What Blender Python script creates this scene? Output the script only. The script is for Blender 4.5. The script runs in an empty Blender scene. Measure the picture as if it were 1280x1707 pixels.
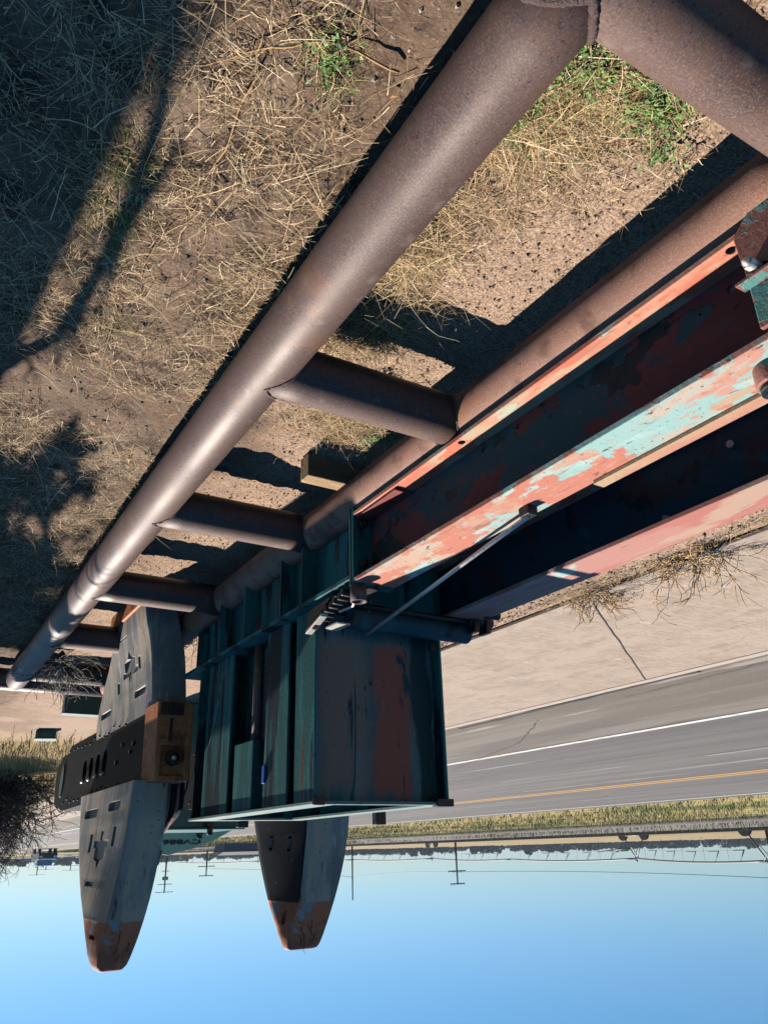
import bpy, bmesh, math, random
import numpy as np
from mathutils import Vector, Matrix
rnd = random.Random(7)
nr = np.random.default_rng(11)
S = bpy.context.scene
COL = S.collection
R = math.radians

# ------------------------------------------------------------------ camera, sky, sun, exposure
# The photograph was taken (or stored) upside down: the camera is simply held with a 180 degree roll.
CAM_H = 1.47
PITCH = 23.7405; ROLL = 1.6039; HEAD = 31.95
cp, sp, cr, sr = math.cos(R(PITCH)), math.sin(R(PITCH)), math.cos(R(ROLL)), math.sin(R(ROLL))
def c2w(x, y, z):
    xr = cr*x + sr*y; yr = -sr*x + cr*y
    return Vector((xr, z*cp + yr*sp, -z*sp + yr*cp))
rz = Matrix.Rotation(R(HEAD), 3, 'Z')
ax, ay, az = rz @ -c2w(1, 0, 0), rz @ -c2w(0, 1, 0), rz @ -c2w(0, 0, 1)
cam = bpy.data.cameras.new('camera'); cam_o = bpy.data.objects.new('camera', cam); COL.objects.link(cam_o)
M4 = Matrix((ax, ay, az)).transposed().to_4x4(); M4.translation = (0, 0, CAM_H)
cam_o.matrix_world = M4
cam.sensor_fit = 'VERTICAL'; cam.sensor_height = 36.0; cam.lens = 36.0*1283/1707
cam.clip_start = 0.05; cam.clip_end = 9000
S.camera = cam_o

SUN = Vector((0.17, 1.175, 1.0)).normalized()
w = bpy.data.worlds.new('World'); S.world = w; w.use_nodes = True
nt = w.node_tree
sky = nt.nodes.new('ShaderNodeTexSky'); sky.sky_type = 'NISHITA'; sky.sun_disc = False
sky.sun_elevation = math.asin(SUN.z); sky.sun_rotation = math.atan2(SUN.x, SUN.y)
sky.altitude = 1200; sky.air_density = 1.0; sky.dust_density = 0.5; sky.ozone_density = 3.0
bg = nt.nodes['Background']; bg.inputs['Strength'].default_value = 0.055
tint = nt.nodes.new('ShaderNodeMix'); tint.data_type = 'RGBA'; tint.blend_type = 'MULTIPLY'; tint.inputs['Factor'].default_value = 1.0
tc = nt.nodes.new('ShaderNodeTexCoord'); sz = nt.nodes.new('ShaderNodeSeparateXYZ'); nt.links.new(tc.outputs['Generated'], sz.inputs[0])
hz = nt.nodes.new('ShaderNodeMapRange'); hz.interpolation_type = 'SMOOTHSTEP'; hz.inputs['From Max'].default_value = 0.30; nt.links.new(sz.outputs['Z'], hz.inputs['Value'])
tv = nt.nodes.new('ShaderNodeMix'); tv.data_type = 'RGBA'; nt.links.new(hz.outputs[0], tv.inputs['Factor'])
tv.inputs['A'].default_value = (0.66, 0.85, 1.06, 1); tv.inputs['B'].default_value = (0.56, 1.0, 1.13, 1)      # clear dry air: whiter low down, deeper blue above
nt.links.new(tv.outputs['Result'], tint.inputs['B'])
nt.links.new(sky.outputs[0], tint.inputs['A']); nt.links.new(tint.outputs['Result'], bg.inputs['Color'])
sl = bpy.data.lights.new('sun', 'SUN'); sl.energy = 5.0; sl.angle = R(0.53); sl.color = (1.0, 0.93, 0.83)
so = bpy.data.objects.new('sun', sl); COL.objects.link(so)
so.rotation_euler = SUN.to_track_quat('Z', 'Y').to_euler(); so.location = (0, 0, 30)
S.view_settings.view_transform = 'Standard'; S.view_settings.look = 'None'
S.view_settings.exposure = 0.84; S.view_settings.gamma = 1.0; S.view_settings.use_curve_mapping = False
S.cycles.max_bounces = 6; S.cycles.diffuse_bounces = 0

# ------------------------------------------------------------------ helpers
def P(p, s, z): return (-p, s, z)       # p: metres to the left of the camera's line, s: along the pipes, z: up

class MB:
    def __init__(self): self.v = []; self.f = []; self.sm = []
    def add(self, vs, fs, smooth=False):
        o = len(self.v); self.v += [tuple(v) for v in vs]
        self.f += [tuple(i+o for i in f) for f in fs]; self.sm += [smooth]*len(fs)
        return self
    def box(self, a, b):                 # a, b opposite corners in (p,s,z)
        (x0, y0, z0), (x1, y1, z1) = P(*a), P(*b)
        x0, x1 = min(x0, x1), max(x0, x1); y0, y1 = min(y0, y1), max(y0, y1); z0, z1 = min(z0, z1), max(z0, z1)
        return self.add([(x, y, z) for z in (z0, z1) for y in (y0, y1) for x in (x0, x1)],
            [(0, 2, 3, 1), (4, 5, 7, 6), (0, 1, 5, 4), (2, 6, 7, 3), (0, 4, 6, 2), (1, 3, 7, 5)])
    def cyl(self, a, b, r, n=24, r2=None, caps=True, seg=1):
        a, b = Vector(a), Vector(b); r2 = r if r2 is None else r2
        d = (b-a).normalized(); u = d.orthogonal().normalized(); v = d.cross(u)
        vs = []
        for k in range(seg+1):
            t = k/seg; c = a.lerp(b, t); rr = r+(r2-r)*t
            vs += [c + (u*math.cos(2*math.pi*i/n)+v*math.sin(2*math.pi*i/n))*rr for i in range(n)]
        fs = [(k*n+i, k*n+(i+1) % n, (k+1)*n+(i+1) % n, (k+1)*n+i) for k in range(seg) for i in range(n)]
        self.add(vs, fs, True)
        if caps:
            self.add(vs[:n], [tuple(range(n-1, -1, -1))]); self.add(vs[-n:], [tuple(range(n))])
        return self
    def ring(self, a, b, r, ri, n=28):   # hollow tube with wall
        a, b = Vector(a), Vector(b); d = (b-a).normalized(); u = d.orthogonal().normalized(); v = d.cross(u)
        L = []
        for c, rr in ((a, r), (b, r), (b, ri), (a, ri)):
            L.append([c + (u*math.cos(2*math.pi*i/n)+v*math.sin(2*math.pi*i/n))*rr for i in range(n)])
        for k in range(4):
            A, B = L[k], L[(k+1) % 4]
            self.add(A+B, [(i, (i+1) % n, n+(i+1) % n, n+i) for i in range(n)], k in (0, 2))
        return self
    def tube(self, pts, r, n=6, r2=None):
        pts = [Vector(q) for q in pts]; r2 = r if r2 is None else r2; m = len(pts); vs = []
        for k, q in enumerate(pts):
            d = (pts[min(k+1, m-1)]-pts[max(k-1, 0)])
            d = d.normalized() if d.length > 1e-9 else Vector((0, 0, 1))
            u = d.cross(Vector((0.13, 0.37, 0.92))); u = u.normalized() if u.length > 1e-4 else d.orthogonal().normalized()
            v = d.cross(u); rr = r+(r2-r)*k/(m-1)
            vs += [q+(u*math.cos(2*math.pi*i/n)+v*math.sin(2*math.pi*i/n))*rr for i in range(n)]
        return self.add(vs, [(k*n+i, k*n+(i+1) % n, (k+1)*n+(i+1) % n, (k+1)*n+i) for k in range(m-1) for i in range(n)]
                        + [tuple(range(n-1, -1, -1)), tuple((m-1)*n+i for i in range(n))], True)
    def prism(self, poly, off):          # planar polygon (world coords) extruded by off
        n = len(poly); off = Vector(off); a = [Vector(q) for q in poly]; b = [q+off for q in a]
        return self.add(a+b, [tuple(range(n-1, -1, -1)), tuple(range(n, 2*n))] + [(i, (i+1) % n, n+(i+1) % n, n+i) for i in range(n)])
    def sphere(self, c, r, nu=10, nv=6, sq=(1, 1, 1)):
        vs = [(c[0]+sq[0]*r*math.sin(math.pi*j/nv)*math.cos(2*math.pi*i/nu), c[1]+sq[1]*r*math.sin(math.pi*j/nv)*math.sin(2*math.pi*i/nu), c[2]+sq[2]*r*math.cos(math.pi*j/nv)) for j in range(nv+1) for i in range(nu)]
        return self.add(vs, [(j*nu+i, (j+1)*nu+i, (j+1)*nu+(i+1) % nu, j*nu+(i+1) % nu) for j in range(nv) for i in range(nu)], True)
    def loft(self, rings, smooth=True, caps=True):
        n = len(rings[0]); vs = [q for r_ in rings for q in r_]
        self.add(vs, [(k*n+i, k*n+(i+1) % n, (k+1)*n+(i+1) % n, (k+1)*n+i) for k in range(len(rings)-1) for i in range(n)], smooth)
        if caps: self.add(rings[0], [tuple(range(n-1, -1, -1))]); self.add(rings[-1], [tuple(range(n))])
        return self

def fix_normals(me):
    bm = bmesh.new(); bm.from_mesh(me); bmesh.ops.remove_doubles(bm, verts=bm.verts, dist=1e-5)
    bmesh.ops.recalc_face_normals(bm, faces=bm.faces); bm.to_mesh(me); bm.free()

def mk(name, mb, mat, parent=None, bev=0, label=None, cat=None, group=None, kind=None, base=None, recalc=True, sharp=None):
    b = Vector(base) if base is not None else Vector((0, 0, 0))
    if parent is not None:
        r_ = parent
        while r_.parent is not None: r_ = r_.parent
        b = Vector(r_['_base'])
    me = bpy.data.meshes.new(name)
    me.from_pydata([tuple(Vector(v)-b) for v in mb.v], [], mb.f)
    me.polygons.foreach_set('use_smooth', mb.sm); me.update()
    if recalc: fix_normals(me)
    me.materials.append(mat)
    o = bpy.data.objects.new(name, me); COL.objects.link(o)
    if parent is not None: o.parent = parent
    else: o.location = b; o['_base'] = tuple(b)
    tag(o, label, cat, group, kind)
    if bev:
        m = o.modifiers.new('bevel', 'BEVEL'); m.width = bev; m.segments = 2; m.limit_method = 'ANGLE'; m.angle_limit = R(35)
        m.harden_normals = False
    return o

def np_mesh(name, V, F, mat, **kw):      # fast mesh from arrays of quads
    me = bpy.data.meshes.new(name)
    n, k = F.shape
    me.vertices.add(len(V)); me.vertices.foreach_set('co', np.asarray(V, np.float32).ravel())
    me.loops.add(n*k); me.loops.foreach_set('vertex_index', F.astype(np.int32).ravel())
    me.polygons.add(n); me.polygons.foreach_set('loop_start', np.arange(0, n*k, k, dtype=np.int32))
    me.polygons.foreach_set('loop_total', np.full(n, k, np.int32))
    me.polygons.foreach_set('use_smooth', np.full(n, kw.pop('smooth', False)))
    me.update(calc_edges=True); me.validate()
    me.materials.append(mat)
    o = bpy.data.objects.new(name, me); COL.objects.link(o)
    par = kw.pop('parent', None)
    if par is not None: o.parent = par
    else: o['_base'] = (0, 0, 0)
    tag(o, kw.get('label'), kw.get('cat'), kw.get('group'), kw.get('kind'))
    return o

def tag(o, label=None, cat=None, group=None, kind=None):
    if label: o['label'] = label
    if cat: o['category'] = cat
    if group: o['group'] = group
    if kind: o['kind'] = kind

def thing(name, label, cat, base, group=None):
    o = bpy.data.objects.new(name, None); COL.objects.link(o); o.location = base; o['_base'] = tuple(base)
    o.empty_display_size = 0.2
    tag(o, label, cat, group); return o

def copy_tree(o, parent=None):
    c = o.copy(); COL.objects.link(c)
    if parent is not None: c.parent = parent
    for ch in list(o.children): copy_tree(ch, c)
    return c

def cut(o, mb):                          # boolean pockets, applied at once
    me = bpy.data.meshes.new('cutter')
    b = Vector(o['_base']) if o.parent is None else None
    if b is None:
        r_ = o
        while r_.parent is not None: r_ = r_.parent
        b = Vector(r_['_base'])
    me.from_pydata([tuple(Vector(v)-b) for v in mb.v], [], mb.f); fix_normals(me)
    c = bpy.data.objects.new('cutter', me); COL.objects.link(c)
    c.matrix_world = Matrix.Translation(b); 
    par = o.parent; o.parent = None; loc = o.location.copy(); o.location = b
    bevs = [m for m in o.modifiers]; st = [(m, m.show_viewport) for m in bevs]
    for m in bevs: m.show_viewport = False
    m = o.modifiers.new('cut', 'BOOLEAN'); m.object = c; m.operation = 'DIFFERENCE'; m.solver = 'EXACT'; m.use_self = True
    bpy.context.view_layer.update()
    dg = bpy.context.evaluated_depsgraph_get()
    new = bpy.data.meshes.new_from_object(o.evaluated_get(dg))
    o.modifiers.remove(m); o.data = new
    for m, s_ in st: m.show_viewport = s_
    o.location = loc; o.parent = par
    bpy.data.objects.remove(c); bpy.data.meshes.remove(me)

# ------------------------------------------------------------------ materials
def mat(name, base, layers=(), rough=0.7, metal=0.0, bump=0.0, bscale=60.0, rlayers=(), spec=0.5, space='pos', bdist=0.01):
    """base colour, then layers mixed over it: (colour, kind, args).
       ('n', scale, lo, hi, stretch)   thresholded noise
       ('b', axis, centre, half, soft) band across one axis (world metres), broken by noise"""
    m = bpy.data.materials.new(name); m.use_nodes = True; t = m.node_tree; N = t.nodes; L = t.links
    bs = N['Principled BSDF']; bs.inputs['Roughness'].default_value = rough; bs.inputs['Metallic'].default_value = metal
    bs.inputs['Specular IOR Level'].default_value = spec
    pos = N.new('ShaderNodeNewGeometry').outputs['Position'] if space == 'pos' else N.new('ShaderNodeTexCoord').outputs['Object']
    def noise(scale, stretch=(1, 1, 1), detail=6.0, seed=0.0, rg=0.55, dist=0.0):
        mp = N.new('ShaderNodeMapping'); mp.inputs['Scale'].default_value = stretch
        mp.inputs['Location'].default_value = (seed*3.1, seed*1.7, seed*2.3); L.new(pos, mp.inputs['Vector'])
        n_ = N.new('ShaderNodeTexNoise'); n_.inputs['Scale'].default_value = scale; n_.inputs['Detail'].default_value = detail
        n_.inputs['Roughness'].default_value = rg; n_.inputs['Distortion'].default_value = dist
        L.new(mp.outputs[0], n_.inputs['Vector']); return n_.outputs['Fac']
    def ramp(fac, lo, hi):
        mr = N.new('ShaderNodeMapRange'); mr.interpolation_type = 'SMOOTHSTEP'
        mr.inputs['From Min'].default_value = lo; mr.inputs['From Max'].default_value = hi; L.new(fac, mr.inputs['Value']); return mr.outputs[0]
    def math_(op, a, b=None):
        q = N.new('ShaderNodeMath'); q.operation = op
        for i, x in enumerate((a, b)):
            if x is None: continue
            if isinstance(x, (int, float)): q.inputs[i].default_value = x
            else: L.new(x, q.inputs[i])
        return q.outputs[0]
    edges = []; cur = None; seed = abs(hash_(name)) % 37
    def mix(cur, col, fac):
        q = N.new('ShaderNodeMix'); q.data_type = 'RGBA'; L.new(fac, q.inputs['Factor'])
        if cur is None: q.inputs['A'].default_value = (*base, 1)
        else: L.new(cur, q.inputs['A'])
        q.inputs['B'].default_value = (*col, 1); return q.outputs['Result']
    for i, ly in enumerate(layers):
        col, kind = ly[0], ly[1]; a = ly[2:]
        if kind == 'n':
            st = a[3] if len(a) > 3 else (1, 1, 1)
            fac = ramp(noise(a[0], st, 7.0, seed+i*2.7, 0.6, a[4] if len(a) > 4 else 0.0), a[1], a[2])
            if a[2]-a[1] <= 0.045 and a[0] < 20: edges.append(fac)
        elif kind == 'b':
            sx = N.new('ShaderNodeSeparateXYZ'); L.new(pos, sx.inputs[0]); c_ = sx.outputs['XYZ'.index(a[0])]
            wob = math_('MULTIPLY', math_('SUBTRACT', noise(9.0, (1, 1, 0.35), 5.0, seed+i), 0.5), a[4] if len(a) > 4 else 0.04)
            d = math_('ABSOLUTE', math_('SUBTRACT', math_('ADD', c_, wob), a[1]))
            q = N.new('ShaderNodeMapRange'); q.interpolation_type = 'SMOOTHSTEP'
            q.inputs['From Min'].default_value = a[2]+a[3]; q.inputs['From Max'].default_value = a[2]; L.new(d, q.inputs['Value']); fac = q.outputs[0]
        elif kind == 'bz':               # band x limited in z
            sx = N.new('ShaderNodeSeparateXYZ'); L.new(pos, sx.inputs[0])
            f2 = None
            for axn, c0, hf, sf in ((a[0], a[1], a[2], a[3]), ('Z', a[4], a[5], a[6])):
                wob = math_('MULTIPLY', math_('SUBTRACT', noise(9.0, (1, 1, 0.3), 6.0, seed+i+c0), 0.5), 0.14)
                d = math_('ABSOLUTE', math_('SUBTRACT', math_('ADD', sx.outputs['XYZ'.index(axn)], wob), c0))
                q = N.new('ShaderNodeMapRange'); q.interpolation_type = 'SMOOTHSTEP'
                q.inputs['From Min'].default_value = hf+sf; q.inputs['From Max'].default_value = hf; L.new(d, q.inputs['Value'])
                f2 = q.outputs[0] if f2 is None else math_('MULTIPLY', f2, q.outputs[0])
            fac = f2
        elif kind == 'isl':              # random per loose piece
            g = N.new('ShaderNodeNewGeometry'); fac = ramp(g.outputs['Random Per Island'], a[0], a[1])
        cur = mix(cur, col, fac)
    if cur is None: bs.inputs['Base Color'].default_value = (*base, 1)
    else: L.new(cur, bs.inputs['Base Color'])
    if rlayers:
        f = ramp(noise(rlayers[0], (1, 1, 1), 6.0, seed+9), 0.3, 0.7)
        mr = N.new('ShaderNodeMapRange'); mr.inputs['To Min'].default_value = rlayers[1]; mr.inputs['To Max'].default_value = rlayers[2]
        L.new(f, mr.inputs['Value']); L.new(mr.outputs[0], bs.inputs['Roughness'])
    if bump:
        b_ = N.new('ShaderNodeBump'); b_.inputs['Strength'].default_value = bump; b_.inputs['Distance'].default_value = bdist
        hgt = noise(bscale, (1, 1, 1), 8.0, seed+5, 0.65)
        for e_ in edges: hgt = math_('ADD', hgt, math_('MULTIPLY', e_, 0.8))
        L.new(hgt, b_.inputs['Height']); L.new(b_.outputs[0], bs.inputs['Normal'])
    return m
def hash_(s):
    h = 7
    for c in s: h = (h*31+ord(c)) % 100003
    return h

RUST = mat('brown_mill_scale_pipe', (0.118, 0.072, 0.060), [((0.085, 0.052, 0.046), 'n', 2.6, 0.42, 0.62), ((0.165, 0.105, 0.088), 'n', 230, 0.47, 0.62), ((0.20, 0.10, 0.06), 'n', 5.5, 0.57, 0.74), ((0.055, 0.038, 0.036), 'n', 120, 0.57, 0.68), ((0.19, 0.135, 0.115), 'n', 11, 0.60, 0.72), ((0.04, 0.03, 0.03), 'n', 30, 0.68, 0.72), ((0.26, 0.20, 0.16), 'n', 55, 0.71, 0.75)],
           metal=0.1, rlayers=(2.5, 0.48, 0.60), bump=0.2, bscale=420, spec=0.42, bdist=0.003)
RUST2 = mat('rusty_pipe', (0.29, 0.145, 0.10), [((0.36, 0.20, 0.145), 'n', 190, 0.46, 0.6), ((0.17, 0.085, 0.058), 'n', 9, 0.50, 0.66), ((0.36, 0.14, 0.055), 'n', 4.2, 0.50, 0.66, (1, .4, 1)), ((0.22, 0.14, 0.12), 'n', 6, 0.56, 0.7), ((0.42, 0.12, 0.075), 'n', 14, 0.67, 0.71), ((0.08, 0.05, 0.04), 'n', 36, 0.67, 0.71)],
            rough=0.7, bump=0.3, bscale=280, spec=.3, bdist=0.003)
WELD = mat('weld_bead', (0.115, 0.076, 0.07), [((0.05, 0.035, 0.03), 'n', 90, 0.55, 0.65)], rough=0.5, metal=0.3, bump=0.8, bscale=200)
ST = (1.0, 0.28, 1.0)
CORAL = (0.47, 0.15, 0.105); TURQ = (0.27, 0.42, 0.39); TAN = (0.47, 0.34, 0.23)
FLANGE = mat('flaking_flange_paint', CORAL, [((0.47, 0.215, 0.16), 'n', 14, 0.44, 0.60, ST), ((0.45, 0.30, 0.21), 'n', 7, 0.48, 0.60, ST), ((0.47, 0.31, 0.225), 'b', 'Y', 2.05, 0.12, 0.35, 1.2), (TURQ, 'b', 'Y', 1.0, 0.34, 0.14, 2.6), ((0.36, 0.47, 0.43), 'n', 8, 0.54, 0.62, ST), ((0.43, 0.36, 0.29), 'n', 11, 0.54, 0.62, ST), ((0.47, 0.17, 0.115), 'n', 6.5, 0.525, 0.565, (1, .5, 1)), ((0.48, 0.25, 0.19), 'n', 15, 0.57, 0.63, (1, .4, 1)), ((0.43, 0.30, 0.20), 'n', 21, 0.60, 0.66, ST), ((0.30, 0.20, 0.15), 'n', 4, 0.58, 0.66, (1, .12, 1)), ((0.10, 0.08, 0.07), 'n', 44, 0.635, 0.67, (1, .4, 1)), ((0.22, 0.14, 0.105), 'n', 30, 0.61, 0.67, (1, .1, 1)), ((0.17, 0.11, 0.09), 'n', 90, 0.62, 0.68)],
             rough=0.8, spec=.25, bump=0.45, bscale=60, bdist=0.003)
FLANGE2 = mat('faded_lower_flange_paint', (0.52, 0.15, 0.095), [((0.54, 0.24, 0.16), 'n', 8, 0.44, 0.56, ST), (TAN, 'n', 6, 0.50, 0.57, ST), ((0.42, 0.44, 0.35), 'n', 9.5, 0.60, 0.64, ST), ((0.55, 0.16, 0.09), 'n', 12, 0.57, 0.61, (1, .4, 1)), (TURQ, 'bz', 'Y', 0.62, 0.03, 0.02, 0.27, 0.1, 0.02), ((0.33, 0.19, 0.13), 'n', 30, 0.60, 0.66, (1, .12, 1)), ((0.12, 0.09, 0.08), 'n', 48, 0.67, 0.70)],
              rough=0.75, spec=.3, bump=0.4, bscale=60, bdist=0.003)
FLANGE3 = mat('pink_flange_paint', (0.40, 0.145, 0.115), [((0.42, 0.20, 0.16), 'n', 7, 0.44, 0.56, ST), ((0.42, 0.27, 0.20), 'n', 5, 0.57, 0.63, ST), ((0.36, 0.46, 0.41), 'n', 4.3, 0.60, 0.64, ST, .6), ((0.30, 0.22, 0.22), 'n', 6, 0.60, 0.68, ST), ((0.22, 0.14, 0.11), 'n', 24, 0.63, 0.69, (1, .2, 1))], rough=0.75, spec=.3, bump=0.3, bscale=60, bdist=0.003)
WEB = mat('peeling_web_paint', (0.22, 0.050, 0.040), [((0.11, 0.034, 0.034), 'n', 3.5, 0.42, 0.6, (1, .5, 1)), ((0.022, 0.066, 0.074), 'n', 3.6, 0.505, 0.535, (1, .62, 1)), ((0.10, 0.058, 0.062), 'n', 7, 0.57, 0.62, (1, .6, 1)), ((0.010, 0.022, 0.024), 'n', 8, 0.59, 0.62, (1, .7, 1)), ((0.012, 0.012, 0.012), 'n', 42, 0.67, 0.70), ((0.26, 0.10, 0.07), 'n', 26, 0.66, 0.69)],
           rough=0.65, spec=.3, bump=0.6, bscale=22, bdist=0.006)
WEBB = mat('dark_blue_web_paint', (0.018, 0.058, 0.078), [((0.07, 0.04, 0.04), 'n', 4, 0.54, 0.64), ((0.03, 0.10, 0.105), 'n', 6, 0.56, 0.66), ((0.008, 0.02, 0.026), 'n', 9, 0.58, 0.64)], rough=0.6, spec=.3, bump=0.2, bscale=40)
TEAL = mat('dark_teal_paint', (0.018, 0.100, 0.098), [((0.032, 0.170, 0.155), 'n', 5.0, 0.47, 0.57, (1, 1, .2)), ((0.005, 0.016, 0.024), 'n', 8, 0.50, 0.575, (1, 1, .12)), ((0.04, 0.17, 0.165), 'n', 13, 0.575, 0.62, (1, 1, .06)), ((0.11, 0.055, 0.04), 'n', 12, 0.61, 0.66, (1, 1, .10)), ((0.08, 0.24, 0.23), 'n', 3.1, 0.64, 0.67, (1, 1, .4), 1.0), ((0.012, 0.014, 0.014), 'n', 60, 0.65, 0.69), ((0.16, 0.09, 0.06), 'n', 32, 0.68, 0.71)],
           rough=0.65, spec=0.25, bump=0.4, bscale=45, bdist=0.004)
TFRONT = mat('teal_panel_with_rust_stripes', (0.065, 0.150, 0.150), [((0.17, 0.20, 0.185), 'n', 5, 0.46, 0.57, (1, 1, .3)), ((0.33, 0.19, 0.135), 'bz', 'X', -1.565, 0.075, 0.08, 0.94, 0.26, 0.09), ((0.46, 0.12, 0.075), 'bz', 'X', -1.81, 0.055, 0.065, 0.95, 0.28, 0.07), ((0.36, 0.17, 0.11), 'n', 9, 0.58, 0.64, (1, 1, .12), .3), ((0.022, 0.07, 0.078), 'n', 6.5, 0.575, 0.60, (1, 1, .18), .8), ((0.22, 0.25, 0.225), 'n', 8, 0.60, 0.66, (1, 1, .2)), ((0.018, 0.045, 0.05), 'bz', 'X', -1.965, 0.03, 0.03, 0.95, 0.5, 0.1), ((0.014, 0.03, 0.034), 'n', 19, 0.64, 0.67, (1, 1, .25)), ((0.04, 0.026, 0.022), 'n', 55, 0.66, 0.69)],
             rough=0.7, spec=.25, bump=0.45, bscale=40, bdist=0.004)
RIM = mat('pale_rim_paint', (0.17, 0.25, 0.23), [((0.27, 0.24, 0.19), 'n', 6, 0.5, 0.60), ((0.07, 0.15, 0.15), 'n', 10, 0.58, 0.64)], rough=0.75, bump=0.25)  # pale tone puts the sunlight on the top edges into the colour
GREEN = mat('deep_green_paint', (0.012, 0.085, 0.062), [((0.02, 0.12, 0.09), 'n', 3, 0.45, 0.65), ((0.008, 0.035, 0.03), 'n', 5, 0.55, 0.7)], rough=0.45, bump=0.1)
STEEL = mat('grey_blade_paint', (0.42, 0.355, 0.30), [((0.24, 0.22, 0.20), 'n', 5, 0.44, 0.58, (1, 1, .22)), ((0.52, 0.40, 0.29), 'n', 7, 0.49, 0.58, (1, 1, .18)), ((0.19, 0.225, 0.26), 'n', 8, 0.58, 0.68, (1, 1, .15)), ((0.50, 0.47, 0.42), 'n', 22, 0.60, 0.66, (1, 1, .35)), ((0.07, 0.07, 0.07), 'n', 18, 0.63, 0.70, (1, 1, .2)), ((0.20, 0.11, 0.06), 'n', 11, 0.65, 0.70, (1, 1, .3)), ((0.03, 0.03, 0.03), 'n', 60, 0.66, 0.69)],
            rough=0.65, spec=.3, bump=0.35, bscale=40, space='obj', bdist=0.004)
STEELD = mat('dark_blade_paint', (0.010, 0.013, 0.019), [((0.018, 0.025, 0.033), 'n', 5, 0.5, 0.64, (1, 1, .25)), ((0.09, 0.10, 0.11), 'n', 14, 0.67, 0.69), ((0.006, 0.007, 0.009), 'n', 9, 0.58, 0.7), ((0.12, 0.10, 0.09), 'n', 40, 0.70, 0.73)], rough=0.7, spec=.12, bump=0.3, bscale=50, space='obj', bdist=0.003)
BLACK = mat('black_body_paint', (0.006, 0.007, 0.008), [((0.012, 0.014, 0.016), 'n', 4, 0.5, 0.66), ((0.035, 0.032, 0.026), 'n', 8, 0.62, 0.72), ((0.11, 0.11, 0.11), 'n', 55, 0.70, 0.74), ((0.007, 0.007, 0.008), 'n', 13, 0.58, 0.66)], rough=0.7, spec=0.1, bump=0.35, bscale=34, space='obj', bdist=0.004)
ORANGE = mat('rusty_orange_paint', (0.56, 0.165, 0.06), [((0.62, 0.23, 0.085), 'n', 12, 0.45, 0.58), ((0.24, 0.08, 0.04), 'n', 6, 0.53, 0.62), ((0.07, 0.045, 0.035), 'n', 24, 0.63, 0.67), ((0.05, 0.035, 0.03), 'n', 7, 0.64, 0.70)], rough=0.7, spec=.3, bump=0.4, bscale=50, space='obj', bdist=0.004)
OTIP = mat('faded_orange_tip_paint', (0.56, 0.19, 0.095), [((0.33, 0.115, 0.07), 'n', 6, 0.45, 0.58), ((0.30, 0.31, 0.34), 'n', 6, 0.585, 0.62), ((0.52, 0.22, 0.12), 'n', 14, 0.60, 0.66), ((0.08, 0.05, 0.045), 'n', 26, 0.65, 0.69)], rough=0.7, spec=.3, bump=0.3, bscale=60, space='obj', bdist=0.003)
DARKM = mat('dark_steel', (0.022, 0.02, 0.02), [((0.06, 0.04, 0.03), 'n', 40, 0.55, 0.66)], rough=0.45, metal=0.5, bump=0.3, bscale=90)
SHINY = mat('bare_bright_steel', (0.62, 0.58, 0.52), [((0.30, 0.25, 0.20), 'n', 45, 0.58, 0.68)], rough=0.38, metal=0.45)
BRK = mat('rusty_bracket', (0.26, 0.105, 0.08), [((0.09, 0.24, 0.22), 'n', 12, 0.53, 0.57), ((0.05, 0.10, 0.10), 'n', 10, 0.58, 0.66), ((0.30, 0.22, 0.18), 'n', 40, 0.62, 0.68)], rough=0.55, bump=0.4, bscale=60, metal=0.1)
WOOD = mat('weathered_timber', (0.32, 0.20, 0.10), [((0.20, 0.12, 0.06), 'n', 9, 0.42, 0.62, (0.12, 1, 1)), ((0.42, 0.29, 0.15), 'n', 26, 0.55, 0.7, (0.1, 1, 1))], rough=0.85, bump=0.5, bscale=40)
BLUE = mat('blue_plastic', (0.02, 0.12, 0.5), rough=0.5)
STRAW = mat('dry_straw', (0.48, 0.325, 0.17), [((0.16, 0.095, 0.052), 'isl', 0.22, 0.42), ((0.66, 0.46, 0.255), 'isl', 0.52, 0.7), ((0.78, 0.62, 0.40), 'isl', 0.80, 0.9), ((0.25, 0.15, 0.075), 'isl', 0.94, 0.95)], rough=0.75, spec=0.3)
GOLD = mat('golden_straw', (0.56, 0.37, 0.19), [((0.26, 0.15, 0.065), 'isl', 0.2, 0.4), ((0.72, 0.50, 0.25), 'isl', 0.55, 0.7), ((0.76, 0.62, 0.43), 'isl', 0.85, 0.9)], rough=0.75, spec=0.3)
STRAWG = mat('green_and_yellow_grass', (0.17, 0.25, 0.04), [((0.20, 0.24, 0.07), 'isl', 0.3, 0.5), ((0.40, 0.31, 0.13), 'isl', 0.6, 0.7), ((0.08, 0.14, 0.035), 'isl', 0.85, 0.9)], rough=0.7, spec=0.3)
VGRASS = mat('tall_verge_grass', (0.34, 0.31, 0.10), [((0.19, 0.24, 0.06), 'n', 0.22, 0.42, 0.58), ((0.34, 0.26, 0.11), 'isl', 0.55, 0.8), ((0.42, 0.33, 0.16), 'isl', 0.9, 0.92)], rough=0.8, spec=0.2)
TANGR = mat('tan_bunch_grass', (0.50, 0.34, 0.13), [((0.30, 0.25, 0.09), 'n', 0.8, 0.5, 0.65), ((0.46, 0.34, 0.17), 'isl', 0.6, 0.8)], rough=0.8, spec=0.2)
LEAF = mat('small_green_leaves', (0.10, 0.20, 0.04), [((0.17, 0.30, 0.06), 'isl', 0.4, 0.7), ((0.035, 0.07, 0.03), 'isl', 0.8, 0.9)], rough=0.6)
DEADLEAF = mat('dead_leaf', (0.30, 0.10, 0.05), [((0.42, 0.22, 0.09), 'isl', 0.4, 0.6)], rough=0.7)
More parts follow.
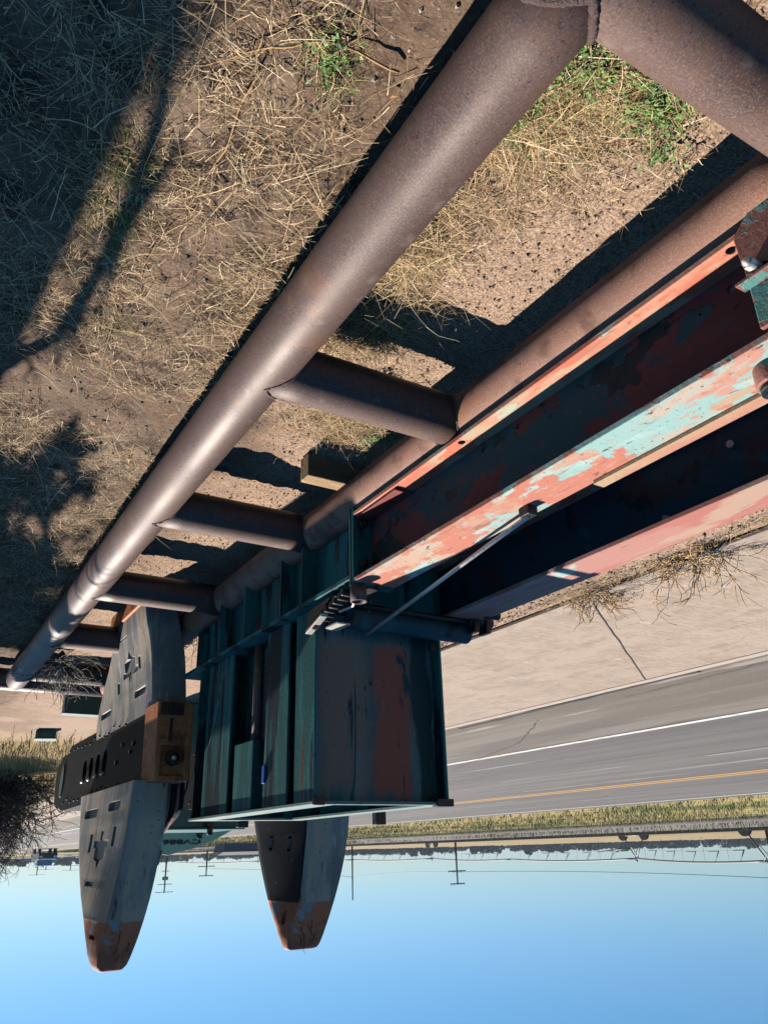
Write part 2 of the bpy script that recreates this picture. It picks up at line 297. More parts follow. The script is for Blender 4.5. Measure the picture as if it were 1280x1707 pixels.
TWIG = mat('dark_bare_twigs', (0.05, 0.038, 0.033), [((0.10, 0.07, 0.052), 'isl', 0.5, 0.8)], rough=0.85)
TANTWIG = mat('dead_tan_twigs', (0.66, 0.40, 0.17), [((0.42, 0.23, 0.10), 'isl', 0.4, 0.6), ((0.52, 0.41, 0.26), 'isl', 0.8, 0.9)], rough=0.8)
BARK = mat('grey_bark', (0.12, 0.09, 0.07), [((0.06, 0.045, 0.04), 'n', 20, 0.5, 0.6, (1, 1, .2))], rough=0.9, bump=0.8, bscale=30)
PEB = mat('small_stones', (0.27, 0.195, 0.15), [((0.16, 0.115, 0.09), 'isl', 0.3, 0.5), ((0.36, 0.28, 0.23), 'isl', 0.7, 0.9)], rough=0.85)
SOIL = None
def ground_material():
    m = mat('dry_soil_and_gravel', (0.15, 0.098, 0.066), [((0.23, 0.16, 0.11), 'n', 3.2, 0.46, 0.64), ((0.065, 0.042, 0.03), 'n', 6, 0.50, 0.64), ((0.26, 0.20, 0.155), 'n', 120, 0.55, 0.68), ((0.05, 0.036, 0.03), 'n', 75, 0.58, 0.68)], rough=0.95, bump=0.6, bscale=70, spec=0.2, bdist=0.010)
    t = m.node_tree; N = t.nodes; L = t.links; bs = N['Principled BSDF']
    src = bs.inputs['Base Color'].links[0].from_socket
    pos = N.new('ShaderNodeNewGeometry').outputs['Position']; sx = N.new('ShaderNodeSeparateXYZ'); L.new(pos, sx.inputs[0])
    def noise(sc, d=6):
        n_ = N.new('ShaderNodeTexNoise'); n_.inputs['Scale'].default_value = sc; n_.inputs['Detail'].default_value = d; L.new(pos, n_.inputs['Vector']); return n_.outputs['Fac']
    def rng(v, a, b):
        q = N.new('ShaderNodeMapRange'); q.interpolation_type = 'SMOOTHSTEP'; q.inputs['From Min'].default_value = a; q.inputs['From Max'].default_value = b; L.new(v, q.inputs['Value']); return q.outputs[0]
    def mth(op, a, b):
        q = N.new('ShaderNodeMath'); q.operation = op
        for i, x in enumerate((a, b)):
            if isinstance(x, (int, float)): q.inputs[i].default_value = x
            else: L.new(x, q.inputs[i])
        return q.outputs[0]
    def mix(a, b, f):
        q = N.new('ShaderNodeMix'); q.data_type = 'RGBA'; L.new(f, q.inputs['Factor'])
        for k, x in (('A', a), ('B', b)):
            if isinstance(x, tuple): q.inputs[k].default_value = (*x, 1)
            else: L.new(x, q.inputs[k])
        return q.outputs['Result']
    # gravel bed under and between the pipes: crushed pinkish stone
    vo = N.new('ShaderNodeTexVoronoi'); vo.inputs['Scale'].default_value = 210; L.new(pos, vo.inputs['Vector'])
    sv = N.new('ShaderNodeSeparateColor'); L.new(vo.outputs['Color'], sv.inputs[0])
    gcol = mix((0.19, 0.122, 0.085), (0.50, 0.345, 0.245), sv.outputs[0])
    gcol = mix(gcol, (0.05, 0.035, 0.03), rng(noise(24), 0.66, 0.78))
    wob = mth('MULTIPLY', mth('SUBTRACT', noise(2.5), 0.5), 0.9)
    xx = mth('ADD', sx.outputs[0], wob)
    fg = mth('MULTIPLY', rng(xx, -0.80, -1.12), rng(sx.outputs[0], -3.75, -3.6))
    src2 = mix(src, gcol, fg)
    # beyond the road: olive grass, a purplish gravel bed along the rails, tan stubble field
    far = mix((0.26, 0.21, 0.08), (0.36, 0.26, 0.11), rng(noise(0.5), 0.4, 0.6))
    far = mix(far, (0.12, 0.14, 0.04), rng(noise(0.13), 0.5, 0.62))
    field = mix((0.34, 0.25, 0.125), (0.24, 0.18, 0.09), rng(noise(0.06), 0.4, 0.6))
    far = mix(far, field, rng(sx.outputs[0], -62, -68))
    f2 = rng(sx.outputs[0], -20, -24)
    src3 = mix(src2, far, f2)
    # ground far along the pipes turns to pink gravel and tan grass
    f3 = mth('MULTIPLY', rng(sx.outputs[1], 7.5, 10.5), rng(sx.outputs[0], -3.75, -3.6))
    pk = mix((0.36, 0.25, 0.185), (0.25, 0.17, 0.115), rng(noise(1.3), 0.45, 0.6))
    pk = mix(pk, (0.34, 0.235, 0.10), rng(sx.outputs[1], 10.2, 12.5))
    src3 = mix(src3, pk, f3)
    L.new(src3, bs.inputs['Base Color'])
    return m
SOIL = ground_material()
CONC = mat('brushed_concrete', (0.315, 0.24, 0.187), [((0.37, 0.285, 0.225), 'n', 2.2, 0.42, 0.60), ((0.27, 0.205, 0.16), 'n', 8, 0.50, 0.66, (1, .35, 1)), ((0.38, 0.30, 0.24), 'n', 50, 0.50, 0.60, (.12, 1, 1)), ((0.27, 0.205, 0.16), 'n', 70, 0.55, 0.63, (.15, 1, 1)), ((0.46, 0.37, 0.30), 'n', 60, 0.62, 0.7), ((0.24, 0.195, 0.165), 'n', 130, 0.63, 0.70), ((0.48, 0.39, 0.32), 'n', 16, 0.66, 0.72, (.25, 1, 1)), ((0.20, 0.16, 0.14), 'n', 3.4, 0.67, 0.75)],
           rough=0.9, bump=0.35, bscale=150, spec=0.25, bdist=0.004)
ASPH = mat('worn_asphalt', (0.112, 0.100, 0.092), [((0.15, 0.134, 0.122), 'n', 1.1, 0.42, 0.62, (1, .06, 1)), ((0.098, 0.089, 0.085), 'n', 2.2, 0.5, 0.66, (1, .05, 1)), ((0.20, 0.19, 0.18), 'n', 90, 0.56, 0.68), ((0.08, 0.075, 0.075), 'n', 110, 0.58, 0.68), ((0.25, 0.235, 0.22), 'n', 1.6, 0.64, 0.70, (1, .045, 1))],
           rough=0.85, bump=0.3, bscale=120, spec=0.3, bdist=0.004)
SHOUL = mat('brown_asphalt_shoulder', (0.135, 0.111, 0.092), [((0.185, 0.158, 0.135), 'n', 1.3, 0.45, 0.62, (1, .12, 1)), ((0.11, 0.097, 0.09), 'n', 2.5, 0.54, 0.68, (1, .1, 1)), ((0.29, 0.25, 0.215), 'n', 1.9, 0.62, 0.69, (1, .12, 1)), ((0.27, 0.24, 0.21), 'n', 120, 0.58, 0.68), ((0.06, 0.055, 0.05), 'n', 42, 0.67, 0.70)],
            rough=0.9, bump=0.4, bscale=110, spec=0.25, bdist=0.005)
WHITE = mat('white_road_paint', (0.60, 0.575, 0.54), [((0.33, 0.31, 0.29), 'n', 9, 0.50, 0.66), ((0.18, 0.165, 0.155), 'n', 60, 0.60, 0.66)], rough=0.75)
YELL = mat('orange_yellow_road_paint', (0.46, 0.24, 0.07), [((0.30, 0.17, 0.08), 'n', 3, 0.54, 0.7)], rough=0.75)
WORN = mat('worn_pale_road_paint', (0.24, 0.225, 0.21), [((0.17, 0.16, 0.16), 'n', 4, 0.48, 0.56, (1, .3, 1))], rough=0.85)
TAR = mat('black_tar', (0.035, 0.03, 0.028), rough=0.8)
BALL = mat('purple_grey_ballast', (0.145, 0.125, 0.108), [((0.22, 0.185, 0.17), 'n', 2.4, 0.45, 0.62), ((0.09, 0.075, 0.08), 'n', 5, 0.55, 0.68)], rough=0.95, bump=0.8, bscale=3, bdist=0.1)
RAILM = mat('rail_steel', (0.11, 0.085, 0.07), rough=0.4, metal=0.5)
GALV = mat('galvanised_steel', (0.13, 0.14, 0.145), rough=0.5, metal=0.4)
POLE = mat('creosoted_pole', (0.075, 0.06, 0.05), [((0.12, 0.095, 0.08), 'n', 3, 0.5, 0.65)], rough=0.9)
RUBBER = mat('rubber', (0.03, 0.027, 0.026), rough=0.8)
TREEM = mat('far_foliage', (0.10, 0.135, 0.10), [((0.13, 0.17, 0.12), 'isl', 0.4, 0.7), ((0.15, 0.15, 0.08), 'isl', 0.85, 0.95)], rough=0.9, spec=0.1)
PALEG = mat('pale_green_sign_paint', (0.62, 0.64, 0.34), [((0.66, 0.52, 0.34), 'n', 3, 0.55, 0.68)], rough=0.6)
INK = mat('dark_lettering', (0.05, 0.025, 0.025), rough=0.6)
REDINK = mat('red_lettering_edge', (0.45, 0.10, 0.06), rough=0.6)
TRUCKW = mat('white_car_paint', (0.62, 0.64, 0.66), rough=0.3); TRUCKD = mat('dark_navy_car_paint', (0.02, 0.03, 0.05), rough=0.3)
GLASS = mat('dark_window_glass', (0.25, 0.33, 0.38), rough=0.1, spec=0.8); LAMP = mat('headlight_glass', (0.8, 0.82, 0.85), rough=0.15)
SHED = mat('far_shed_siding', (0.17, 0.15, 0.17), rough=0.8); SHEDR = mat('far_shed_roof', (0.10, 0.09, 0.10), rough=0.7)

# ------------------------------------------------------------------ value noise for placement
_G = nr.random((64, 64))
def vnoise(x, y):
    xi = np.floor(x).astype(int); yi = np.floor(y).astype(int); fx = x-xi; fy = y-yi
    fx = fx*fx*(3-2*fx); fy = fy*fy*(3-2*fy)
    g = lambda a, b: _G[a % 64, b % 64]
    return (g(xi, yi)*(1-fx)+g(xi+1, yi)*fx)*(1-fy)+(g(xi, yi+1)*(1-fx)+g(xi+1, yi+1)*fx)*fy
def fbm(x, y, o=4):
    a, s_, t = 0.5, 0, 0
    for k in range(o): s_ = s_+a*vnoise(x*2**k+17*k, y*2**k+9*k); t += a; a *= 0.5
    return s_/t
def sst(x, a, b):
    t = np.clip((x-a)/(b-a), 0, 1); return t*t*(3-2*t)
def gz(p, s):                             # height of the ground near the pipes
    p = np.asarray(p, float); s = np.asarray(s, float)
    near = sst(s, -4, -2)*(1-sst(s, 9, 13))*sst(p, -4.5, -3)*(1-sst(p, 3.35, 3.6))
    z = 0.048*(1-sst(p, 0.66, 0.90))
    z = z+near*((fbm(p*1.6+5, s*1.6)-0.5)*0.05*(1-0.5*sst(p, 0.7, 1.0)) + (fbm(p*9, s*9+3)-0.5)*0.035*(1-0.7*sst(p, 0.9, 1.2)) + (fbm(p*34, s*34, 2)-0.5)*0.012)
    z = z-0.012*sst(p, 3.3, 3.6)+0.045*np.exp(-((p-1.36)/.2)**4-((s-2.44)/.14)**4)
    ridge = np.exp(-((p-3.42)/0.09)**2)*0.03*(0.5+fbm(p*3, s*3))
    return np.where(p < 3.9, z+ridge*near, -0.012)

# ------------------------------------------------------------------ ground, road, pavement
def axis(dense0, dense1, step, far):
    a = list(np.arange(dense0, dense1, step)); k = step; x = dense1
    while x < far: a.append(x); k *= 1.35; x += k
    k = step; x = dense0; b = []
    while x > -far: k *= 1.35; x -= k; b.append(x)
    return np.array(sorted(b+a+[far]))
pp = axis(-1.2, 3.75, 0.022, 4000); ss = axis(-0.3, 9.0, 0.026, 4000)
PPg, SSg = np.meshgrid(pp, ss, indexing='ij'); Z = gz(PPg, SSg)
V = np.stack([-PPg.ravel(), SSg.ravel(), Z.ravel()], 1)
ni, nj = len(pp), len(ss); I, J = np.meshgrid(np.arange(ni-1), np.arange(nj-1), indexing='ij')
q = (I*nj+J).ravel(); F = np.stack([q, q+1, q+nj+1, q+nj], 1)
np_mesh('ground', V, F, SOIL, smooth=True, kind='structure', label='dry earth and gravel ground around the pipes and out to the far field', cat='ground')

def sheet(name, p0, p1, s0, s1, z, m, parent=None, **kw):
    return mk(name, MB().add([P(p0, s0, z), P(p1, s0, z), P(p1, s1, z), P(p0, s1, z)], [(0, 1, 2, 3)]), m, parent, **kw)
# concrete apron: a slab with a thickened lip towards the road
apr = mk('pavement', MB().box((3.62, -40, -0.15), (6.10, 3.3, 0.012)), CONC, kind='structure', label='pale brushed concrete apron between the machine and the road', cat='pavement')
aa = MB()
joint = [(3.70, 3.40), (4.3, 3.83), (5.2, 4.46), (6.10, 5.08)]
S_END = 400
n0 = [P(3.62, -40, 0.012), P(6.10, -40, 0.012), P(6.10, 5.07, 0.012), P(3.62, 3.35, 0.012)]
n1 = [P(3.62, 3.358, 0.012), P(6.10, 5.078, 0.012), P(6.10, S_END, 0.012), P(3.62, S_END, 0.012)]
bpy.data.objects.remove(apr)
apr = mk('pavement', MB().prism(n0, (0, 0, -0.2)).prism(n1, (0, 0, -0.2)), CONC, kind='structure', label='pale brushed concrete apron between the machine and the road', cat='pavement')
jb = MB()
def strip(mb, pts, wdt, z, jit=0.0):
    L_, R_ = [], []
    for k, (p, s) in enumerate(pts):
        a = Vector(pts[max(k-1, 0)]); b = Vector(pts[min(k+1, len(pts)-1)]); d = (b-a).normalized(); n_ = Vector((-d.y, d.x))
        ww = wdt*(0.5+rnd.random()*jit); L_.append(P(p+n_.x*ww, s+n_.y*ww, z)); R_.append(P(p-n_.x*ww, s-n_.y*ww, z))
    m = len(pts); return mb.add(L_+R_, [(i, i+1, m+i+1, m+i) for i in range(m-1)])
def wiggle(a, b, n, amp):
    out = []
    for i in range(n+1):
        t = i/n; out.append((a[0]+(b[0]-a[0])*t+rnd.uniform(-amp, amp), a[1]+(b[1]-a[1])*t+rnd.uniform(-amp, amp)))
    return out
strip(jb, wiggle((3.66, 3.385), (6.08, 5.06), 24, 0.004), 0.006, 0.016, 0.5)
mk('joint_seam', jb, TAR, apr)
cbk = MB()
lip = MB().prism([P(6.10, -40, 0.002), P(6.22, -40, 0.0), P(6.22, S_END, 0.0), P(6.10, S_END, 0.002)], (0, 0, 0.017))
mk('edge_lip', lip, mat('pale_concrete_lip', (0.42, 0.335, 0.275), [((0.36, 0.29, 0.25), 'n', 9, 0.5, 0.65)], rough=0.9, bump=0.3, bscale=90), apr)
lip2 = MB().prism([P(3.60, -40, 0.0), P(3.72, -40, 0.0), P(3.72, S_END, 0.0), P(3.60, S_END, 0.0)], (0, 0, 0.018))
mk('edge_lip', lip2, mat('dusty_concrete_edge', (0.36, 0.28, 0.22), [((0.30, 0.235, 0.19), 'n', 7, 0.48, 0.6)], rough=0.9, bump=0.4, bscale=90), apr)

# the road runs a shade off the pipes' direction
road = thing('road', 'grey asphalt highway with white edge lines and an orange centre line', 'road', (0, 0, 0)); road['kind'] = 'structure'
sheet('shoulder', 6.2, 9.05, -120, 1500, 0.0, SHOUL, road)
sheet('carriageway', 9.0, 26.6, -120, 1500, 0.004, ASPH, road)
mk('edge_line', strip(MB(), [(8.95, -100), (9.02, 20), (9.02, 1400)], 0.15, 0.009), WHITE, road)
mk('edge_line', strip(MB(), [(25.4, -100), (25.4, 1400)], 0.26, 0.009), WHITE, road)
mk('centre_line', strip(strip(MB(), [(17.0, -100), (17.0, 1400)], 0.26, 0.009), [(17.45, -100), (17.45, 1400)], 0.26, 0.009), YELL, road)
for ln_p in (12.9, 21.4):
    lm = MB()
    for k in range(-8, 60):
        strip(lm, [(ln_p, k*12.0+6.5), (ln_p, k*12.0+9.6)], 0.17, 0.0085)
    mk('lane_marking', lm, WORN, road)
pm = MB()
for k in range(26):
    p0 = rnd.choice([10.2, 11.9, 14.3, 15.6, 18.8, 20.3, 22.6, 24.2])+rnd.uniform(-.4, .4); s0 = rnd.uniform(-5, 90); ln = rnd.uniform(3, 16)
    strip(pm, wiggle((p0, s0), (p0+rnd.uniform(-.1, .1), s0+ln), 6, 0.03), rnd.uniform(0.05, 0.16), 0.0075, 0.5)
mk('stain', pm, WORN, road)
cm = MB()
for a, b in (((6.9, 7.5), (8.2, 9.4)), ((8.2, 9.4), (9.6, 13.0)), ((10.5, 6.0), (12.6, 7.4)), ((6.5, 3.2), (6.7, 5.9)), ((11.5, 10.0), (11.9, 18.0))):
    strip(cm, wiggle(a, b, 16, 0.025), 0.005, 0.010, 0.9)
strip(cm, wiggle((6.3, 4.6), (6.42, 8.5), 20, 0.02), 0.03, 0.006, 1.2)
mk('crack', cm, TAR, road)
ball = MB()
prof = [(50, -0.01), (53, 0.35), (64.5, 0.5), (66.5, 0.0)]
ys = list(np.linspace(-150, 1200, 60))
ball.loft([[P(a, y, b) for a, b in prof] for y in ys], True, False)
mk('gravel', ball, BALL, kind='structure', label='long bed of purplish grey ballast beyond the grass verge', cat='gravel')

# ------------------------------------------------------------------ far things: rails, poles, wires, pivot, trees, truck
rail = MB()
for p in (62.0, 63.5):
    rail.box((p-.035, -150, 0.62), (p+.035, 1100, 0.68)); rail.box((p-.012, -150, 0.52), (p+.012, 1100, 0.62)); rail.box((p-.07, -150, 0.49), (p+.07, 1100, 0.52))
rt = thing('railway_track', 'railway track on a ballast bed beyond the grass verge', 'railway track', P(62.7, 0, .5))
r1 = MB(); r2 = MB()
for mb_, p in ((r1, 62.0), (r2, 63.5)):
    mb_.box((p-.05, -150, 0.66), (p+.05, 1100, 0.73)); mb_.box((p-.02, -150, 0.52), (p+.02, 1100, 0.66)); mb_.box((p-.08, -150, 0.49), (p+.08, 1100, 0.52))
    mk('rail', mb_, RAILM, rt)
sl_ = MB()
for k in range(-100, 420): sl_.box((61.4, k*0.75, .42), (64.1, k*0.75+.23, .505))
o_ = mk('sleepers', sl_, POLE, rt, recalc=False); o_['kind'] = 'stuff'

def pole(p, s, h, arms, label, extra=None, r=0.13, lean=0.0):
    b = P(p, s, 0); t = thing('utility_pole', label, 'utility pole', b, 'utility poles along the far field')
    mk('post', MB().cyl(P(p, s, -0.3), P(p+lean*h, s, h), r, 10, r*0.7), POLE, t)
    for dz, ln in arms:
        a = MB().box((p-ln/2+lean*(h-dz), s-.06, h-dz-.07), (p+ln/2+lean*(h-dz), s+.06, h-dz+.07))
        ao = mk('crossarm', a, POLE, t)
        for u in (-.46, -.24, .24, .46): mk('insulator', MB().cyl(P(p+u*ln+lean*(h-dz), s, h-dz+.07), P(p+u*ln+lean*(h-dz), s, h-dz+.22), .05, 6), GALV, ao)
    if extra:
        for u in (-.55, .55): mk('transformer', MB().cyl(P(p+u, s, h-extra-.45), P(p+u, s, h-extra+.45), .3, 12), GALV, t)
    return t
pole(77.0, 105.3, 6.5, [(0.15, 2.6), (1.9, 3.2)], 'near utility pole with two crossarms standing right of the tower stand, beyond the pivot pipe'.replace('right of the tower stand, ', ''), r=.16)
pole(80.3, 144.0, 10.0, [], 'tall bare pole without crossarms beside the second blade sculpture', r=.17, lean=.0)
pole(60.0, 169.7, 5.4, [(0.15, 3.0), (1.9, 3.6)], 'utility pole with two crossarms seen above the pale green sign board', r=.18)
pole(72.6, 239.2, 10.8, [(0.2, 5.0), (2.2, 4.0), (5.6, 2.2)], 'utility pole with hanging transformers between the two blade sculptures', extra=3.7, r=.26)
pole(88.5, 59.8, 7.3, [(0.2, 1.6), (2.0, 2.8)], 'close utility pole cut off by the picture edge at the end of the pivot pipe', r=.19)
pole(79.0, 494.0, 9.0, [(0.3, 8.0)], 'faint far pole with one long crossarm beside the pickup truck', r=.35)
pole(83.0, 492.0, 6.4, [(0.3, 8.0), (2.2, 8.0)], 'faint far pole with two crossarms straight behind the pickup truck', r=.32)
pole(95.6, 491.0, 7.2, [(0.3, 8.0), (2.6, 8.0)], 'faint far pole with two crossarms close to the edge of the grey blade', r=.32)
def wire(a, b, sag, label):
    pts = []
    for k in range(25):
        t = k/24; q_ = Vector(a).lerp(Vector(b), t); q_.z -= sag*4*t*(1-t); pts.append(q_)
    mk('power_line', MB().tube(pts, 0.035, 4), GALV, label=label, cat='power line', group='power lines between the poles', base=a)
wire(P(77, 105.3, 4.75), P(88.5, 59.8, 5.5), .35, 'thin wire strung from the near two-armed pole to the pole at the picture edge')
wire(P(77, 105.3, 4.75), P(80.3, 144, 6.0), .35, 'thin wire strung from the near two-armed pole to the bare pole')
wire(P(80.3, 144, 6.0), P(60, 169.7, 4.0), .4, 'thin wire strung from the bare pole to the pole above the sign board')

# centre pivot: one long sprinkler pipe hung from wheeled A-frame towers
pv = thing('irrigation_pivot', 'long galvanised sprinkler pivot on wheeled frames standing in the far field', 'irrigation machine', P(73.7, 66.5, 0))
pvl = [(52.0, 20.0, 3.0), (62.998, 42.932, 3.05), (73.6, 66.46, 3.0), (80.5, 96.5, 3.1), (87.7, 127.35, 3.0), (84.6, 151.1, 3.0), (80, 190, 3.0), (76.0, 240.0, 3.1)]
pip = MB()
tw = []
for k in range(len(pvl)-1):
    a, b = Vector(pvl[k]), Vector(pvl[k+1]); pts = []
    for i in range(13):
        t = i/12; c = a.lerp(b, t); pts.append(P(c.x, c.y, c.z+0.25*4*t*(1-t)))
    pip.tube(pts, 0.10, 8)
mk('sprinkler_pipe', pip, GALV, pv)
for k in range(len(pvl)-1):
    a, b = Vector(pvl[k]), Vector(pvl[k+1]); n_ = 5 if k < 4 else 4
    tr = MB(); tops = []
    for i in range(1, n_+1):
        t = i/(n_+1); c = a.lerp(b, t); z = c.z+0.25*4*t*(1-t); c2 = a.lerp(b, t-0.04); d3 = (b-a).normalized()
        lo = P(c2.x, c2.y, z-1.0); tops.append(lo)
        tr = MB(); tr.tube([P(c.x, c.y, z), lo], .03, 4); tr.tube([P(c.x+d3.y*.5, c.y-d3.x*.5, z-.95), P(c.x, c.y, z)], .03, 4); tr.tube([P(c.x+d3.y*.5, c.y-d3.x*.5, z-.95), P(c.x-d3.y*.5, c.y+d3.x*.5, z-.95)], .03, 4)
        mk('truss', tr, GALV, pv)
        drop = a.lerp(b, t+0.07); mk('drop_hose', MB().tube([P(drop.x, drop.y, z), P(drop.x, drop.y, 1.0)], .014, 4), GALV, pv)
    mk('truss_rod', MB().tube(tops, .015, 4), GALV, pv)
for (p, s, z) in (pvl[1], pvl[2], pvl[4], pvl[6]):
    fr = MB()
    for u in (-2.0, 2.0):
        fr.tube([P(p+u*.25, s+u, .55), P(p, s, z+.1)], .07, 5); fr.tube([P(p+u*.25, s+u*.5, 1.7), P(p, s-u*.2, z)], .04, 4)
    fr.tube([P(p-.55, s-2.1, .6), P(p+.55, s+2.1, .6)], .08, 5)
    fr.tube([P(p, s, z), P(p, s, z+.35)], .12, 6)
    fo = mk('support_frame', fr, GALV, pv)
    for u in (-2.0, 2.0):
        mk('wheel', MB().cyl(P(p+u*.25-.15, s+u, .55), P(p+u*.25+.15, s+u, .55), .6, 16), RUBBER, fo)
bx = MB().tube([P(74.5, 68, 1.9), P(77.5, 76, 2.35)], .10, 5)
mk('brace', bx, GALV, pv)
# second, smaller pivot frame near the pale sign board
# a low line of trees along the horizon
fo_v = []; fo_f = []
tm = MB()
def far_tree_row():
    V_ = []; F_ = []
    for k in range(330):
        a = rnd.uniform(-0.15, 1.15); azm = R(5+a*62)          # measured from the pipes' direction towards the left
        D = rnd.uniform(620, 900); p, s = D*math.sin(azm), D*math.cos(azm)
        hgt = rnd.uniform(1.8, 5.2)*(1.25 if rnd.random() < .15 else 1)
        wid = rnd.uniform(3, 8)
        for j in range(80):
            th = rnd.uniform(0, 6.28); u = rnd.random(); rr = wid*1.5*math.sqrt(rnd.random())*(1-0.55*u)
            c = Vector(P(p+rr*math.cos(th), s+rr*math.sin(th), 0.3+hgt*u)); sz = rnd.uniform(.7, 1.9)
            a_ = Vector((rnd.gauss(0, 1), rnd.gauss(0, 1), rnd.gauss(0, 1))).normalized(); b_ = a_.orthogonal().normalized()
            o = len(V_); V_ += [c+a_*sz, c+b_*sz*.8, c-a_*sz*.9, c-b_*sz]; F_.append((o, o+1, o+2, o+3))
    return np.array([tuple(v) for v in V_]), np.array(F_)
V, F = far_tree_row()
np_mesh('tree_line', V, F, TREEM, kind='stuff', label='low blue-green line of far trees along the horizon', cat='trees')
def far_bush(p, s, hgt, wid, label, m=TREEM):
    mb = MB(); 
    for j in range(160):
        th = rnd.uniform(0, 6.28); u = rnd.random(); rr = wid*math.sqrt(rnd.random())*(1-0.5*u)
        c = Vector(P(p+rr*math.cos(th), s+rr*math.sin(th), hgt*u)); sz = rnd.uniform(.12, .3)*wid*.5
        a_ = Vector((rnd.gauss(0, 1), rnd.gauss(0, 1), rnd.gauss(0, 1))).normalized(); b_ = a_.orthogonal()
        mb.add([c+a_*sz, c+b_*sz, c-a_*sz, c-b_*sz], [(0, 1, 2, 3)])
    t = thing('tree', label, 'tree', P(p, s, 0)); mk('crown', mb, TREEM, t, recalc=False)
    mk('trunk', MB().cyl(P(p, s, -.2), P(p, s, hgt*.6), .15, 6, .06), POLE, t)
far_bush(56, 205, 4.3, 3.0, 'small dark green tree just above the pale green sign board')
far_bush(62, 214, 3.4, 2.2, 'squat green tree behind the pole seen above the sign board')
shd = thing('shed', 'long low dark shed far beyond the road beside the second blade sculpture', 'building', P(44, 110, 0))
mk('wall', MB().box((40.5, 108, 0), (47.5, 112, 1.1)), SHED, shd); mk('roof', MB().prism([P(40.3, 107.7, 1.1), P(40.3, 112.3, 1.1), P(40.3, 110, 1.5)], P(7.4, 0, 0)), SHEDR, shd)

# pickup truck, far away, facing us
tk = thing('pickup_truck', 'small white and dark pickup truck driving towards us far down the road', 'pickup truck', P(21.2, 125, 0))
tp, ts = 21.0, 124.0
def loftbox(prof, p0, p1):
    return MB().prism([P(p0, s_, z_) for s_, z_ in prof], P(p1-p0, 0, 0))
mk('body', loftbox([(ts, .45), (ts, 1.0), (ts+.15, 1.12), (ts+1.3, 1.2), (ts+5.2, 1.2), (ts+5.2, .5)], tp-1.0, tp+1.0), TRUCKD, tk, bev=.05)
mk('cab', loftbox([(ts+1.3, 1.2), (ts+1.9, 1.82), (ts+3.3, 1.85), (ts+3.5, 1.2)], tp-.86, tp+.86), TRUCKW, tk, bev=.06)
mk('windscreen', MB().prism([P(tp-.75, ts+1.33, 1.26), P(tp+.75, ts+1.33, 1.26), P(tp+.68, ts+1.80, 1.76), P(tp-.68, ts+1.80, 1.76)], (0, -.03, .03)), GLASS, tk)
mk('bonnet_edge', MB().box((tp-.95, ts-.03, 1.0), (tp+.95, ts+.3, 1.12)), TRUCKW, tk)
mk('grille', MB().box((tp-.5, ts-.04, .68), (tp+.5, ts, .95)), RUBBER, tk); mk('bumper', MB().box((tp-.98, ts-.1, .45), (tp+.98, ts, .62)), RUBBER, tk)
for u in (-.78, .78): mk('headlight', MB().box((tp+u-.2, ts-.05, .76), (tp+u+.2, ts+.02, .95)), LAMP, tk)
for u in (-.85, .85):
    for v_ in (.95, 4.2):
        mk('wheel', MB().cyl(P(tp+u-.14, ts+v_, .38), P(tp+u+.14, ts+v_, .38), .39, 16), RUBBER, tk)

tk.scale = (1.22, 1.22, 1.22)
# ------------------------------------------------------------------ pipe frame
r = 0.084; ZP = 0.168
pf = thing('pipe_frame', 'long ladder-shaped frame of thick brown steel pipes resting on the ground', 'pipe frame', P(1.06, 3.4, 0))
PX1, PX2 = 0.712, 1.412
S0, S1 = 0.476, 6.65
rl = mk('rail', MB().cyl(P(PX1, S0-0.02, ZP), P(PX1, S1+.05, ZP), r, 56, seg=40), RUST, pf)
rl2 = mk('rail', MB().cyl(P(PX2, S0-.02, ZP), P(PX2, S1+.05, ZP), r, 48, seg=40), RUST2, pf, label='rustier orange-brown pipe under the painted beam')
def bead(mb, s, prail, side, z=ZP, amp=.6):      # weld bead along the fish-mouth joint
    pts = []
    for k in range(65):
        th = 2*math.pi*k/64; c = abs(math.cos(th))*r*0.98
        pts.append(Vector(P(prail+side*c, s+r*1.005*math.cos(th), z+r*1.005*math.sin(th))) + Vector((rnd.gauss(0, .0012), rnd.gauss(0, .0012), rnd.gauss(0, .0012))))
    mb.tube(pts, .0048, 7)
ep = mk('end_pipe', MB().cyl(P(0.28, S0, ZP), P(2.2, S0, ZP), r, 56, seg=16), RUST, pf)
wb = MB(); 
for k in range(65):
    pass
pts = []
for k in range(-32, 33):
    th = math.pi/2*k/32 ; ang = th
    # rail meets the end pipe: the joint lies where the two equal cylinders cross
    x = r*math.sin(ang); zz = r*math.cos(ang)
    pts.append(Vector(P(PX1+x, S0+abs(x)*.98+.003, ZP+zz+.001)) + Vector((rnd.gauss(0, .001), rnd.gauss(0, .001), rnd.gauss(0, .001))))
wb.tube(pts, .0085, 10)
mk('weld', wb, WELD, ep)
for k, s in enumerate((1.766, 2.885, 3.995, 5.11, 6.23)):
    ru = mk('rung', MB().cyl(P(PX1, s, ZP), P(PX2, s, ZP), r*0.995, 48, seg=6), RUST, pf)
    for pr_, sd_ in ((PX1, 1), (PX2, -1)):
        wmb = MB(); bead(wmb, s, pr_, sd_); mk('weld', wmb, WELD, ru)
mk('end_pipe', MB().cyl(P(0.10, S1+.02, ZP), P(1.9, S1+.02, ZP), r, 40), RUST, pf)

